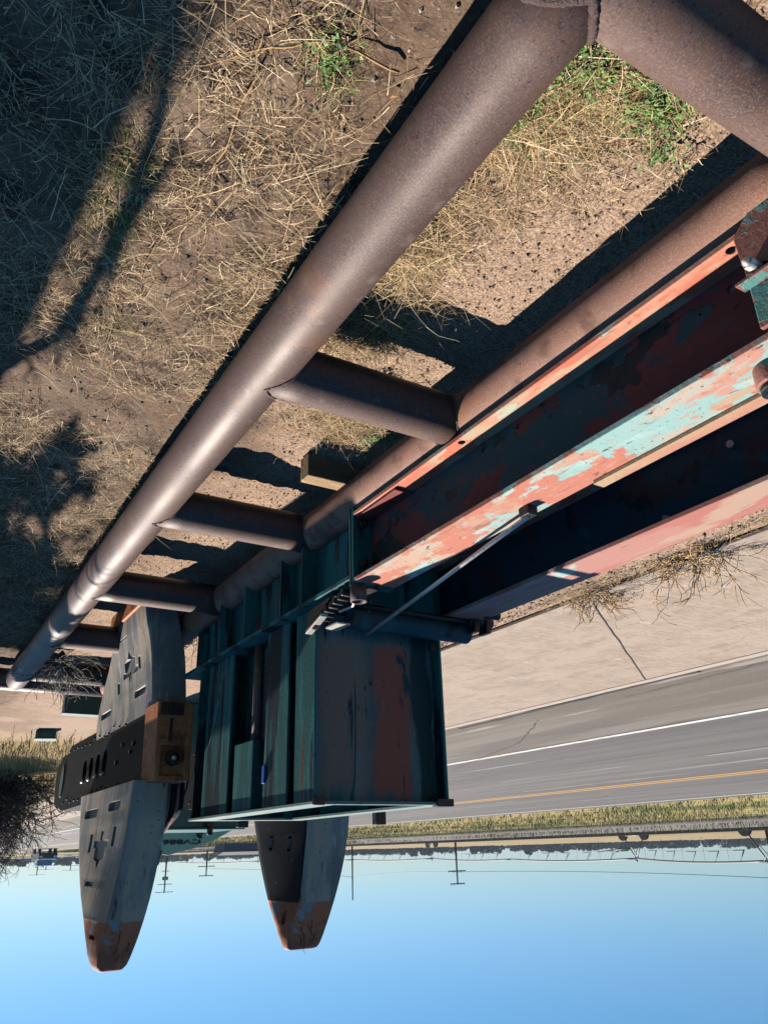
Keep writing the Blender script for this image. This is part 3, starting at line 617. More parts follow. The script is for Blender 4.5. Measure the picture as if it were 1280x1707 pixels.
# ------------------------------------------------------------------ painted beams
def beam(pc, s0, s1, label, webm, near):
    zb0, zb1, zt0, zt1 = 0.256, 0.272, 0.526, 0.543
    t = thing('steel_beam', label, 'steel beam', P(pc, (s0+s1)/2, zb0))
    bf = mk('bottom_flange', MB().box((pc-.089, s0, zb0), (pc+.089, s1, zb1)), FLANGE2, t, bev=.002)
    tf = mk('top_flange', MB().box((pc-.089, s0, zt0), (pc+.089, s1, zt1)), FLANGE if near else FLANGE3, t, bev=.002)
    wb_ = mk('web', MB().box((pc-.006, s0, zb1), (pc+.006, s1, zt0)), webm, t)
    if near:
        cb = MB()
        for s in (0.719, 1.718, -0.2): cb.cyl(P(1.375, s, .2), P(1.375, s, .3), .0125, 20)
        cut(bf, cb)
        cb = MB()
        for s, z in ((.774, .312), (.955, .309), (1.516, .297), (1.688, .297), (.30, .31)): cb.cyl(P(pc-.05, s, z), P(pc+.05, s, z), .0125 if s < 1.2 else .010, 18)
        cb.cyl(P(pc-.05, .862, .325), P(pc+.05, .862, .325), .004, 10)
        cut(wb_, cb)
    else:
        for s, z in ((1.02, .35), (1.22, .345), (1.50, .49)):
            mk('bolt', MB().cyl(P(pc-.018, s, z), P(pc-.006, s, z), .012, 14), SHINY, t)
    return t
b1 = beam(1.441, -0.9, 2.395, 'near beam with flaking coral and turquoise paint resting on the pipe frame', WEB, True)
b2 = beam(2.043, -0.9, 2.80, 'far beam of the pair, dark web and pink flange, beside the concrete', WEBB, False)
# rough broken paint edges standing proud on the near web
for k in range(3):
    pass
mk('cover_strip', MB().box((1.515, -.9, .5435), (1.556, 1.33, .556)), mat('tan_worn_strip', (0.43, 0.28, 0.16), [((0.46, 0.20, 0.13), 'n', 9, 0.46, 0.6, ST), ((0.42, 0.42, 0.30), 'n', 14, 0.62, 0.7)], rough=0.65, bump=.2), b1, bev=.002)
for a_ in (2.397, 2.418): mk('end_plate', MB().box((1.352, a_, .235), (1.53, a_+.012, .552)), TEAL, b1, bev=.0015)
for s, z in ((0, .305), (0, .47)):
    mk('bolt', MB().cyl(P(1.39, 2.372, z), P(1.39, 2.40, z), .017, 6).cyl(P(1.39, 2.358, z), P(1.39, 2.373, z), .010, 10), DARKM, b1)
mk('corner_plate', MB().prism([P(1.36, 2.10, .2725), P(1.43, 2.10, .2725), P(1.43, 2.396, .2725), P(1.36, 2.396, .2725)], (0, 0, .012)), WEB, b1, bev=.002)
cap = mk('round_cap', MB().cyl(P(1.452, .735, .543), P(1.452, .735, .590), .045, 36), BRK, b1, bev=.004)
mk('ring', MB().ring(P(1.452, .735, .590), P(1.452, .735, .603), .038, .026, 32), DARKM, cap)
# slotted angle bracket bolted to the near beam
bk = mk('bracket', MB().box((1.318, .24, .30), (1.330, .675, .535)).box((1.330, .662, .30), (1.443, .675, .502)), BRK, b1, bev=.003, label='rusty teal-edged angle bracket with oval slots')
sb = MB()
for z0 in (.482, .385):
    for s in (.60, .47, .34):
        for u in (-.018, .018): sb.cyl(P(1.28, s+u, z0), P(1.36, s+u, z0), .0105, 16)
        sb.box((1.28, s-.018, z0-.0105), (1.36, s+.018, z0+.0105))
cut2 = MB()
for z0 in (.482, .385):
    for s in (.60, .47, .34):
        pl = [(s-.018+.0105*math.cos(a), z0+.0105*math.sin(a)) for a in np.linspace(math.pi/2, 1.5*math.pi, 9)]+[(s+.018+.0105*math.cos(a), z0+.0105*math.sin(a)) for a in np.linspace(-math.pi/2, math.pi/2, 9)]
        cut2.prism([P(1.28, a, b) for a, b in pl], P(.09, 0, 0))
cut(bk, cut2)
mk('shelf', MB().box((1.285, .22, .430), (1.318, .685, .437)), BRK, bk, bev=.001)
mk('plate', MB().prism([P(1.300, .34, .275), P(1.300, .63, .277), P(1.300, .672, .31), P(1.300, .668, .39), P(1.300, .60, .42), P(1.300, .34, .42)], P(.018, 0, 0)), BRK, bk, bev=.002)
mk('bolt', MB().cyl(P(1.27, .64, .412), P(1.318, .64, .412), .014, 6).sphere(P(1.268, .64, .412), .010, 8, 6), SHINY, bk)
# nipple pipe on the end of the beam
npo = mk('pipe_nipple', MB().ring(P(1.38, 2.41, .552), P(1.38, 2.41, .615), .031, .025, 32), RUST, b1)
mk('disc', MB().cyl(P(1.43, 2.44, .552), P(1.43, 2.44, .562), .048, 28), DARKM, b1, bev=.002)

# ------------------------------------------------------------------ loose rod, timber
rod = thing('steel_rod', 'thin bright steel rod leaning from the near beam down to the teal tower stand', 'rod', P(1.61, 2.75, .63))
A_, B_ = Vector(P(1.478, 1.56, .570)), Vector(P(1.612, 2.745, .632))
mk('shaft', MB().cyl(A_, B_, .0075, 12), SHINY, rod)
mk('foot', MB().box((1.457, 1.535, .5435), (1.495, 1.58, .573)), DARKM, rod, bev=.004)
mk('hook', MB().tube([B_, B_+Vector((.004, -.02, -.01)), Vector(P(1.57, 2.66, .56)), Vector(P(1.555, 2.62, .53))], .0065, 8), RUST, rod)
tb = mk('timber_block', MB().box((1.168, 2.418, .03), (1.60, 2.492, .13)), WOOD, bev=.004, base=P(1.4, 2.54, -.02), label='short weathered timber block on the gravel under the rusty pipe', cat='timber block')

# ------------------------------------------------------------------ tower stand
tp0, tp1, sA, sB, zt = 1.40, 2.035, 2.812, 4.26, 1.30
tw = thing('tower_stand', 'dark teal welded steel box stand with rust stripes, open at the top', 'steel stand', P(1.7, 3.5, .2))
base = MB().box((1.352, 2.431, .505), (1.53, 4.45, .523)).box((1.352, 2.431, .212), (1.53, 4.45, .228)).box((1.434, 2.431, .228), (1.448, 4.45, .505))
mk('base_beam', base, TEAL, tw, bev=.002)
base = MB().box((1.96, 2.81, .505), (2.14, 4.45, .523)).box((1.96, 2.81, .212), (2.14, 4.45, .228)).box((2.043, 2.81, .228), (2.057, 4.45, .505))
mk('base_beam', base, TEAL, tw, bev=.002)
for s in (2.86, 3.08, 3.52, 3.86):
    mk('stiffener', MB().box((1.36, s, .229), (1.433, s+.012, .504)), TEAL, tw)
mk('cross_beam', MB().box((1.536, 2.74, .26), (1.97, 2.808, .50)).box((1.97, 2.803, .26), (2.17, 2.8095, .523)), TEAL, tw, bev=.003)
# front face: a wide column turned web outwards
mk('front_panel', MB().box((1.414, 2.875, .525), (2.022, 2.887, 1.288)), TFRONT, tw)
mk('front_flange', MB().box((1.40, 2.81, .524), (1.413, 2.99, 1.289)), TEAL, tw, bev=.002)
mk('front_flange', MB().box((2.023, 2.81, .524), (2.036, 2.99, 1.289)), TEAL, tw, bev=.002)
# near side
mk('side_panel', MB().box((1.50, 2.99, .526), (1.512, 4.25, 1.288)), TEAL, tw)
for s0, s1 in ((3.062, 3.305), (3.742, 4.10)):
    c = mk('column', MB().box((1.40, s0, .524), (1.412, s1, 1.289)).box((1.412, (s0+s1)/2-.006, .525), (1.499, (s0+s1)/2+.006, 1.287)), TEAL, tw, bev=.002)
mk('column', MB().box((1.40, 4.235, .30), (1.50, 4.25, 1.289)), TEAL, tw, bev=.002)
mk('drop_pipe', MB().cyl(P(1.45, 3.52, .40), P(1.45, 3.52, .99), .024, 16), RUST, tw)
mk('junction_box', MB().box((1.402, 3.44, .985), (1.498, 3.67, 1.286)), TEAL, tw, bev=.004)
mk('corner_plate', MB().prism([P(1.452, 2.892, 1.285), P(1.452, 3.03, 1.285), P(1.452, 2.892, 1.06)], P(.012, 0, 0)), TEAL, tw)  # triangle added in the shape of the sunlit patch on this side
tagb = mk('small_tag', MB().box((1.390, 3.275, 1.115), (1.3995, 3.30, 1.19)), BLUE, tw, bev=.002, label='small bright blue tag on the column edge')
# far side and back
mk('side_panel', MB().box((1.985, 2.99, .526), (1.997, 4.25, 1.288)), TEAL, tw)
mk('back_panel', MB().box((1.513, 4.20, .526), (1.984, 4.212, 1.288)), TEAL, tw)
# rim plates
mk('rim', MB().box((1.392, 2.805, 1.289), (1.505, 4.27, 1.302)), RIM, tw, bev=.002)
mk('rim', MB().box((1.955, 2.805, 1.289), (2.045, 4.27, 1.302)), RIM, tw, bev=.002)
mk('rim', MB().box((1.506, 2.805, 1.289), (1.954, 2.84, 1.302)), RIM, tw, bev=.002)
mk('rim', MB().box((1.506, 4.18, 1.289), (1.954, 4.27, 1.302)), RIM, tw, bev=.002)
mk('corner_block', MB().box((1.965, 2.795, 1.278), (2.05, 2.835, 1.308)), DARKM, tw, bev=.003)
mk('corner_block', MB().box((1.392, 2.79, 1.277), (1.44, 2.804, 1.305)), DARKM, tw, bev=.003)
mk('stub_post', MB().box((2.02, 3.385, 1.20), (2.075, 3.425, 1.356)), DARKM, tw, bev=.003)
mk('stub_post', MB().box((1.675, 4.272, 1.15), (1.735, 4.31, 1.335)), DARKM, tw, bev=.003)
# cylinder slung across the front
cy = thing('hydraulic_cylinder', 'dark horizontal cylinder slung across the foot of the tower stand', 'cylinder', P(1.78, 2.68, .585))
mk('barrel', MB().cyl(P(1.50, 2.70, .585), P(2.105, 2.70, .585), .046, 28), WEBB, cy, bev=.003)
mk('piston_rod', MB().cyl(P(1.44, 2.625, .553), P(2.10, 2.625, .553), .011, 14), DARKM, cy)
cl = MB().box((2.075, 2.60, .515), (2.10, 2.66, .60)).box((2.14, 2.60, .515), (2.165, 2.66, .60)).cyl(P(2.06, 2.63, .545), P(2.19, 2.63, .545), .026, 14).cyl(P(2.10, 2.56, .53), P(2.18, 2.56, .53), .02, 10)
mk('clevis', cl, DARKM, cy, bev=.003)
mk('lug', MB().box((1.97, 2.80, .62), (2.0, 2.812, .655)), DARKM, cy)
# clamp at the near corner
cp_ = thing('clamp', 'small greasy hinge clamp with a bright bar at the corner of the tower stand', 'clamp', P(1.36, 2.66, .55))
for k in range(7): mk('knuckle', MB().cyl(P(1.355+.004*(k % 2), 2.50+.035*k, .553+.007*k), P(1.415, 2.50+.035*k, .556+.007*k), .015, 10), DARKM, cp_, bev=.002)
mk('jaw', MB().prism([P(1.355, 2.60, .545), P(1.355, 2.78, .555), P(1.355, 2.80, .625), P(1.355, 2.75, .64), P(1.355, 2.66, .585)], P(.03, 0, 0)), DARKM, cp_, bev=.003)
mk('bar', MB().prism([P(1.350, 2.655, .597), P(1.350, 2.665, .607), P(1.350, 2.80, .648), P(1.350, 2.80, .636)], P(.030, 0, 0)), SHINY, cp_, bev=.001)
mk('leaf_plate', MB().prism([P(1.39, 2.60, .642), P(1.45, 2.60, .642), P(1.45, 2.71, .642), P(1.385, 2.69, .642)], (0, 0, .006)), SHINY, cp_)
mk('chain', MB().tube([P(1.395, 2.47, .58), P(1.42, 2.52, .592), P(1.43, 2.56, .588), P(1.40, 2.60, .60)], .006, 6), SHINY, cp_)

# ------------------------------------------------------------------ blade sculptures
def section(p0, p1, s0, s1, z, rr, dz=0.0):
    """rounded rectangle ring; small radius at the flat front, full round at the trailing edge"""
    out = []; w_ = p1-p0; ch = s1-s0; rf = min(.016, w_*.3, ch*.3); rb = w_*.46; ry = min(rb*1.6, ch*.55)
    for (cx, cy, ra, a0, a1) in ((p0+rf, s0+rf, rf, math.pi, 1.5*math.pi), (p1-rf, s0+rf, rf, 1.5*math.pi, 2*math.pi), (p1-rb, s1-ry, rb, 0, .5*math.pi), (p0+rb, s1-ry, rb, .5*math.pi, math.pi)):
        for k in range(6):
            a = a0+(a1-a0)*k/5
            out.append(Vector(P(cx+ra*math.cos(a), cy+(ry if ra == rb else ra)*math.sin(a), z)))
    return out
def interp(tab, z):
    zs = [t[0] for t in tab]; return [float(np.interp(z, zs, [t[k] for t in tab])) for k in (1, 2, 3, 4)]
UP = [(1.09, 1.126, 1.318, 4.40, 5.84), (1.25, 1.118, 1.316, 4.40, 5.752), (1.4, 1.109, 1.309, 4.4, 5.645), (1.55, 1.094, 1.288, 4.4, 5.46), (1.65, 1.080, 1.272, 4.4, 5.30), (1.75, 1.064, 1.250, 4.4, 5.09), (1.85, 1.046, 1.222, 4.4, 4.88), (1.92, 1.038, 1.198, 4.402, 4.74), (1.955, 1.040, 1.184, 4.408, 4.66), (1.975, 1.052, 1.168, 4.425, 4.60), (1.982, 1.075, 1.145, 4.45, 4.55)]
LO = [(0.0, 1.085, 1.27, 4.40, 5.10), (.1, 1.09, 1.282, 4.4, 5.19), (.2, 1.107, 1.305, 4.4, 5.31), (.3, 1.135, 1.331, 4.4, 5.488), (.4, 1.155, 1.353, 4.4, 5.676), (.5, 1.168, 1.364, 4.4, 5.795), (.6, 1.177, 1.374, 4.4, 5.885), (.72, 1.186, 1.382, 4.4, 5.89)]
UP2 = [(1.09, 1.125, 1.41, 4.40, 5.40), (1.3, 1.125, 1.404, 4.40, 5.29), (1.4, 1.118, 1.391, 4.4, 5.22), (1.5, 1.109, 1.373, 4.4, 5.15), (1.6, 1.098, 1.346, 4.4, 5.05), (1.7, 1.085, 1.313, 4.4, 4.94), (1.8, 1.053, 1.273, 4.4, 4.77), (1.88, 1.032, 1.238, 4.40, 4.62), (1.915, 1.032, 1.222, 4.405, 4.55), (1.932, 1.036, 1.210, 4.412, 4.52), (1.940, 1.05, 1.190, 4.425, 4.50)]
def blade(tab, z0, z1, n):
    rings = []
    for k in range(n+1):
        z = z0+(z1-z0)*(math.sin(math.pi/2*k/n) if z1 > 1.9 else k/n); a = interp(tab, z); rings.append(section(*a, z, .02))
    return MB().loft(rings, True)
def autosmooth(o, ang=38):
    bm = bmesh.new(); bm.from_mesh(o.data); bm.normal_update()
    for e in bm.edges:
        if len(e.link_faces) == 2: e.smooth = e.calc_face_angle(0) < R(ang)
    bm.to_mesh(o.data); bm.free()
def sculpture(label, dark):
    t = thing('blade_sculpture', label, 'sculpture', P(1.25, 5.4, 0), 'blade sculptures beside the tower stand')
    BM = STEELD if dark else STEEL
    T = UP2 if dark else UP; zsplit, ztop = (1.715, 1.938) if dark else (1.765, 1.982)
    u = mk('blade', blade(T, 1.09, zsplit, 14), STEEL, t)
    c = MB()
    def slot(s, z, ln, h, d=.028, p=None, ends=True):
        pn = interp(UP if z > .9 else LO, z)[0]
        pl = [(s-ln/2+h/2*math.cos(a), z+h/2*math.sin(a)) for a in np.linspace(math.pi/2, 1.5*math.pi, 7)]+[(s+ln/2+h/2*math.cos(a), z+h/2*math.sin(a)) for a in np.linspace(-math.pi/2, math.pi/2, 7)] if ends else [(s-ln/2, z-h/2), (s+ln/2, z-h/2), (s+ln/2, z+h/2), (s-ln/2, z+h/2)]
        return [P(pn-.05, a, b) for a, b in pl], P(d+.05, 0, 0)
    if dark:
        for a in ((4.60, 1.42), (4.86, 1.41)): c.prism([P(1.06, a[0]+.035*math.cos(q), a[1]+.045*math.sin(q)) for q in np.linspace(0, 2*math.pi, 21)[:-1]], P(.085, 0, 0))
    else:
        for a in ((5.33, 1.215, .30, .05), (4.76, 1.200, .22, .05), (5.02, 1.60, .17, .022, .02)): c.prism(*slot(*a))
        for a in ((5.20, 1.385, .07, .10, .02), (4.66, 1.36, .06, .10, .03)): c.prism(*slot(*a, ends=False))
    def emblem(c, s, z, sg):     # stepped aircraft-like emblem sunk into the face
        pn = interp(UP if z > .9 else LO, z)[0]
        pl = [(-.035, -.10), (.035, -.10), (.035, -.05), (.17, -.05), (.17, -.012), (.12, -.012), (.12, .045), (.04, .06), (.0, .10), (-.04, .06), (-.12, .045), (-.12, -.012), (-.17, -.012), (-.17, -.05), (-.035, -.05)]
        c.prism([P(pn-.06, s+a, z+b*sg) for a, b in pl], P(.072, 0, 0))
    if not dark: emblem(c, 4.93, 1.425, 1)
    cut(u, c); autosmooth(u)
    if dark:
        u.data.materials.append(STEELD); k_ = len(u.data.materials)-1
        for pl in u.data.polygons:
            if pl.normal.y > -.8: pl.material_index = k_
    ti = mk('tip', blade(T, zsplit, ztop, 18), OTIP, u); 
    c = MB().prism([P(.98, 4.52+.032*math.cos(q), 1.79+.036*math.sin(q)) for q in np.linspace(0, 2*math.pi, 19)[:-1]], P(.095, 0, 0)) if dark else MB().prism(*slot(4.62, 1.84, .10, .018, .02))
    cut(ti, c); autosmooth(ti)
    # scribbled marks on the front of the tip
    sc = MB(); r2 = random.Random(5 if dark else 3)
    for k in range(9 if dark else 6):
        x = 1.10+r2.random()*.08; z = 1.80+r2.random()*.12
        pts = [P(x+r2.uniform(-.012, .012), 4.3985, z+.02*j+r2.uniform(-.006, .006)) for j in range(3)]
        sc.tube(pts, .0016, 4)
    mk('scribble_marking', sc, INK, ti)
    # laminated ribs behind
    for k, pz in enumerate((1.322, 1.352, 1.382, 1.412)):
        hgt = 1.50-.05*k
        po = [(4.44+.012*k, 1.09), (4.44+.012*k, 1.20)]
        for j in range(1, 9):
            a = j/8; po.append((4.44+.012*k+.42*a**2.0, 1.20+(hgt-1.20)*a))
        po += [(5.3, hgt-.05), (5.3, 1.09)]
        mk('rib_plate', MB().prism([P(pz, a, b) for a, b in po], P(.018, 0, 0)), STEELD if k % 2 else RUST2, t, bev=.002)
    lo = mk('blade', blade(LO, 0.0, .72, 14), STEEL, t)
    c = MB()
    for a in ((5.50, .585, .24, .042), (4.66, .575, .20, .045), (4.98, .20, .26, .012, .01)): c.prism(*slot(*a))
    for a in ((5.16, .47, .06, .07, .03), (4.66, .40, .05, .075, .03)): c.prism(*slot(*a, ends=False))
    emblem(c, 4.87, .39, -1)
    cut(lo, c); autosmooth(lo)
    mk('base_shoe', MB().box((1.075, 4.392, -.02), (1.30, 5.2, .10)), ORANGE, lo, bev=.006)
    fu = mk('body', MB().prism([P(1.186, a, b) for a, b in ((4.50, .672), (6.62, .655), (6.66, .70), (6.95, .71), (7.13, .80), (7.08, 1.06), (6.70, 1.128), (4.50, 1.112))], P(.19, 0, 0)), BLACK, t)
    c = MB()
    for s in (5.43, 5.63, 5.83, 6.03):
        pl = [(s+.062*math.cos(a), .89+.075*math.sin(a)) for a in np.linspace(0, 2*math.pi, 21)[:-1]]
        c.prism([P(1.14, a, b) for a, b in pl], P(.13, 0, 0))
    cut(fu, c)
    hw_ = MB()
    for s in (5.43, 5.63, 5.83, 6.03):
        mk('port_lip', MB().tube([P(1.178, s-.03, .963), P(1.175, s, .974), P(1.178, s+.03, .968)], .008, 8), SHINY, fu)
        for a in np.linspace(.15*math.pi, 1.95*math.pi, 15): pass
    pass
    bo = MB()
    for k in range(13):
        s = 4.95+.14*k+rnd.uniform(-.02, .02)
        mk('bolt_head', MB().sphere(P(1.184, s, .70+rnd.uniform(-.012, .03)), .009, 7, 5), DARKM, fu); mk('bolt_head', MB().sphere(P(1.184, s+.05, 1.075+rnd.uniform(-.03, .012)), .009, 7, 5), DARKM, fu)
    for a, b in ((4.78, .90), (4.72, .86), (4.98, .84), (5.1, .93)): mk('bolt_head', MB().cyl(P(1.174, a, b), P(1.186, a, b), .014, 8), DARKM, fu)
    mk('window_plate', MB().prism([P(1.178, 6.83+.06*math.cos(a), .90+.125*math.sin(a)) for a in np.linspace(0, 2*math.pi, 17)[:-1]], P(.01, 0, 0)), GREEN, fu)
    ec = mk('end_cap', MB().prism([P(1.176, 4.25, .690), P(1.375, 4.25, .690), P(1.375, 4.25, 1.103), P(1.188, 4.25, 1.103)], P(0, .255, 0)), ORANGE, t, bev=.006)
    c = MB().box((1.215, 4.20, .925), (1.34, 4.275, 1.075)); cut(ec, c)
    mk('recess_plate', MB().box((1.19, 4.235, .70), (1.315, 4.249, .765)), DARKM, ec, bev=.003)
    mk('recess_plate', MB().box((1.245, 4.242, .78), (1.262, 4.249, .90)), DARKM, ec, bev=.002)
    mk('boss', MB().ring(P(1.285, 4.225, .985), P(1.285, 4.278, .985), .042, .024, 26), DARKM, ec)
    mk('boss_bolt', MB().sphere(P(1.282, 4.245, .988), .018, 12, 8, (1, .6, 1)), SHINY, ec)
    mk('boss', MB().ring(P(1.255, 4.225, .735), P(1.255, 4.25, .735), .026, .016, 22), DARKM, ec)
    return t
scA = sculpture('grey and black blade sculpture with an orange end face and four oval ports', False)
scB = sculpture('blade sculpture half hidden behind the tower stand, dark side and orange tip showing', True)
scB.location = Vector(scB.location)+Vector(P(.925, -.2, 0))

# ------------------------------------------------------------------ green steel boxes and pale sign farther along
gb = thing('green_cabinet', 'tall deep green steel cabinet standing behind the blade sculpture', 'cabinet', P(2.9, 8.4, 0))
mk('body', MB().box((2.36, 8.05, 0), (3.16, 9.0, 1.215)), GREEN, gb, bev=.006)
mk('lid', MB().box((2.33, 8.0, 1.215), (3.21, 9.05, 1.232)), GREEN, gb, bev=.003)
mk('latch', MB().box((2.80, 7.985, 1.10), (2.87, 8.0, 1.20)).cyl(P(2.84, 8.0, 1.2), P(2.84, 8.0, 1.285), .03, 10), DARKM, gb)
lb = thing('green_box', 'low green steel box on the gravel just past the end of the pipe frame', 'box', P(1.5, 7.8, 0))
mk('body', MB().box((1.215, 7.40, 0), (1.95, 7.50, .275)), GREEN, lb, bev=.006)
mk('lid', MB().box((1.205, 7.39, .275), (1.96, 7.51, .285)), RIM, lb, bev=.003)  # pale lid stands in for the sunlit top edge of the green steel
sg = thing('green_block', 'small green metal block lying on the pinkish gravel beyond the pipes', 'block', P(1.55, 10.6, 0))
mk('body', MB().prism([P(1.44, 10.5, 0), P(1.66, 10.42, 0), P(1.70, 10.62, 0), P(1.47, 10.72, 0)], (0, 0, .10)), GREEN, sg, bev=.008)
mk('lid', MB().prism([P(1.43, 10.49, .10), P(1.67, 10.41, .10), P(1.71, 10.63, .10), P(1.46, 10.73, .10)], (0, 0, .012)), RIM, sg, bev=.003)
sn = thing('sign_board', 'pale green board with a row of dark letters lying tilted beyond the green cabinet', 'sign', P(3.2, 9.4, 0))
ex = Vector(P(1, 0, 0)); 
sgp = [P(3.66, 9.4, 1.175), P(2.80, 9.4, 1.18), P(2.66, 9.6, 1.425), P(2.93, 9.6, 1.455), P(3.20, 9.55, 1.395), P(3.45, 9.5, 1.30)]
def on_board(p, z): return 9.4+.2*(z-1.18)/.25
sgp = [P(-a[0], on_board(0, a[2]), a[2]) for a in sgp]
mk('panel', MB().prism(sgp, (0, .03, 0)), PALEG, sn, bev=.003)
for a_ in (2.86, 3.40): mk('post', MB().box((a_, 9.48, 0), (a_+.06, 9.53, 1.20)), DARKM, sn)
for (p, z) in ((3.22, 1.215), (2.80, 1.43)):
    y = on_board(0, z)-.012
    mk('clip', MB().box((p-.04, y-.02, z-.03), (p+.04, y, z+.025)).cyl(P(p, y-.01, z+.02), P(p, y-.01, z+.075), .03, 8), DARKM, sn)
fc = bpy.data.curves.new('lettering', 'FONT'); fc.body = 'CV886'; fc.size = .105; fc.extrude = .002; fc.align_x = 'CENTER'
fo = bpy.data.objects.new('lettering', fc); COL.objects.link(fo); bpy.context.view_layer.update()
me = bpy.data.meshes.new_from_object(fo.evaluated_get(bpy.context.evaluated_depsgraph_get())); bpy.data.objects.remove(fo)
lmb = MB(); lmr = MB()
vs = [(v.co.x, v.co.y, v.co.z) for v in me.vertices]; fs = [tuple(p.vertices) for p in me.polygons]
def place(vs, off, dp, dz, sc=1.0): return [P(3.05-dp-v[0]*1.55*sc, on_board(0, 1.30+dz+v[1]*.62)-.006-off-(v[2]), 1.30+dz+v[1]*.62) for v in vs]
lmr.add(place(vs, 0, .008, -.008), fs); lmb.add(place(vs, .006, 0, 0), fs)
mk('lettering', lmr, REDINK, sn, recalc=False); mk('lettering', lmb, INK, sn, recalc=False)

# ------------------------------------------------------------------ vegetation
def blades_mesh(p, s, z, length, width, lie, curve, heading=None, seg=3):
    """many narrow ribbons. lie: 0 flat .. 1 upright"""
    n = len(p); th = nr.uniform(0, 2*np.pi, n) if heading is None else heading
    pitch = lie; L = length
    pts = []
    x, y, zz = -p.copy(), s.copy(), z.copy(); a = th.copy(); e = pitch.copy()
    pts.append((x.copy(), y.copy(), zz.copy()))
    for k in range(seg):
        x = x+np.cos(a)*np.cos(e)*L/seg; y = y+np.sin(a)*np.cos(e)*L/seg; zz = zz+np.sin(e)*L/seg
        a = a+curve*nr.normal(0, 1, n); e = e-np.abs(curve)*0.5*np.sign(pitch-.2)
        pts.append((x.copy(), y.copy(), zz.copy()))
    V_ = np.zeros((n, 2*(seg+1), 3))
    for k, (a1, b1, c1) in enumerate(pts):
        wv = width*(1-.75*k/seg); tw_ = nr.uniform(-.7, .7, n)
        nx, ny = -np.sin(th), np.cos(th)
        V_[:, 2*k] = np.stack([a1+nx*wv/2, b1+ny*wv/2, c1+tw_*wv/2], 1); V_[:, 2*k+1] = np.stack([a1-nx*wv/2, b1-ny*wv/2, c1-tw_*wv/2], 1)
    b = (np.arange(n)*2*(seg+1))[:, None, None]
    f = np.array([[2*k, 2*k+1, 2*k+3, 2*k+2] for k in range(seg)])[None]
    return V_.reshape(-1, 3), (b+f).reshape(-1, 4)
def scatter(n, p0, p1, s0, s1, dens):
    p = nr.uniform(p0, p1, n*4); s = nr.uniform(s0, s1, n*4); k = nr.random(n*4) < dens(p, s)
    return p[k][:n], s[k][:n]
# how much straw grows where
def dens(p, s):
    d = sst(fbm(p*2.1+3, s*2.1+1), .43, .57)*.92+.05
    d = np.where(p < .05, np.maximum(d, .7), d)                             # thick mat to the right of the path
    d = np.where((p > .2) & (p < .75) & (s > 2.6), np.maximum(d, .55), d)
    bare = np.exp(-(((p-.42)/.14)**2+((s-1.75)/.55)**2)); d = d*(1-.8*bare)
    mid = p > .8
    strip_ = 1.3*np.exp(-((p-(.95+.10*np.sin(s*3)))/.16)**2)*(s > .55)*(s < 1.9) + np.exp(-(((p-1.12)/.22)**2+((s-.75)/.16)**2)) + np.exp(-(((p-1.2)/.2)**2+((s-2.15)/.16)**2))
    d = np.where(mid, np.clip(strip_, 0, 1)*.95+.012, d)
    d = d*(1-sst(p, 1.5, 1.6))
    return d
p, s = scatter(76000, -1.1, 1.55, .25, 6.2, dens)
n = len(p)
k_ = nr.random(n) < .62                                       # most of it lies in matted clumps, combed roughly one way
cc = nr.integers(0, n, 2600); ci = nr.integers(0, 2600, n)
p = np.where(k_, p[cc[ci]]+nr.normal(0, .028, n), p); s = np.where(k_, s[cc[ci]]+nr.normal(0, .028, n), s)
hd = np.where(k_, nr.uniform(0, 6.28, 2600)[ci]+nr.normal(0, .75, n), nr.uniform(0, 6.28, n))
V, F = blades_mesh(p, s, gz(p, s)+nr.uniform(.001, .022, n), nr.gamma(2.2, .021, n)+.010, nr.uniform(.0008, .0023, n), nr.normal(.12, .24, n), nr.normal(0, .42, n), hd, seg=4)
np_mesh('dry_grass', V, F, STRAW, kind='stuff', label='dry broken straw littering the earth around the pipes', cat='dry grass')
p, s = scatter(9500, .78, 1.4, .5, 2.3, lambda p, s: np.clip(1.2*np.exp(-((p-(.93+.08*np.sin(s*4)))/.13)**2)*(s < 1.75)+np.exp(-(((p-1.2)/.2)**2+((s-2.12)/.14)**2)), 0, 1)*(.22+.78*sst(fbm(p*6, s*6), .42, .54)))
n = len(p); V, F = blades_mesh(p, s, gz(p, s)+nr.uniform(.003, .03, n), nr.gamma(2.6, .024, n)+.02, nr.uniform(.001, .0024, n), nr.normal(.15, .22, n), nr.normal(0, .28, n))
np_mesh('golden_straw', V, F, GOLD, kind='stuff', label='golden drift of dry straw between the two pipes', cat='dry grass')
p, s = scatter(2600, -1.1, 1.5, .25, 5.5, lambda p, s: dens(p, s)**1.5)
n = len(p); V, F = blades_mesh(p, s, gz(p, s)+nr.uniform(.008, .03, n), nr.uniform(.10, .30, n), nr.uniform(.0014, .0028, n), nr.normal(.10, .16, n), nr.normal(0, .22, n), seg=6)
np_mesh('long_straw', V, F, STRAW, kind='stuff', label='long pale straw stalks lying over the litter', cat='dry grass')
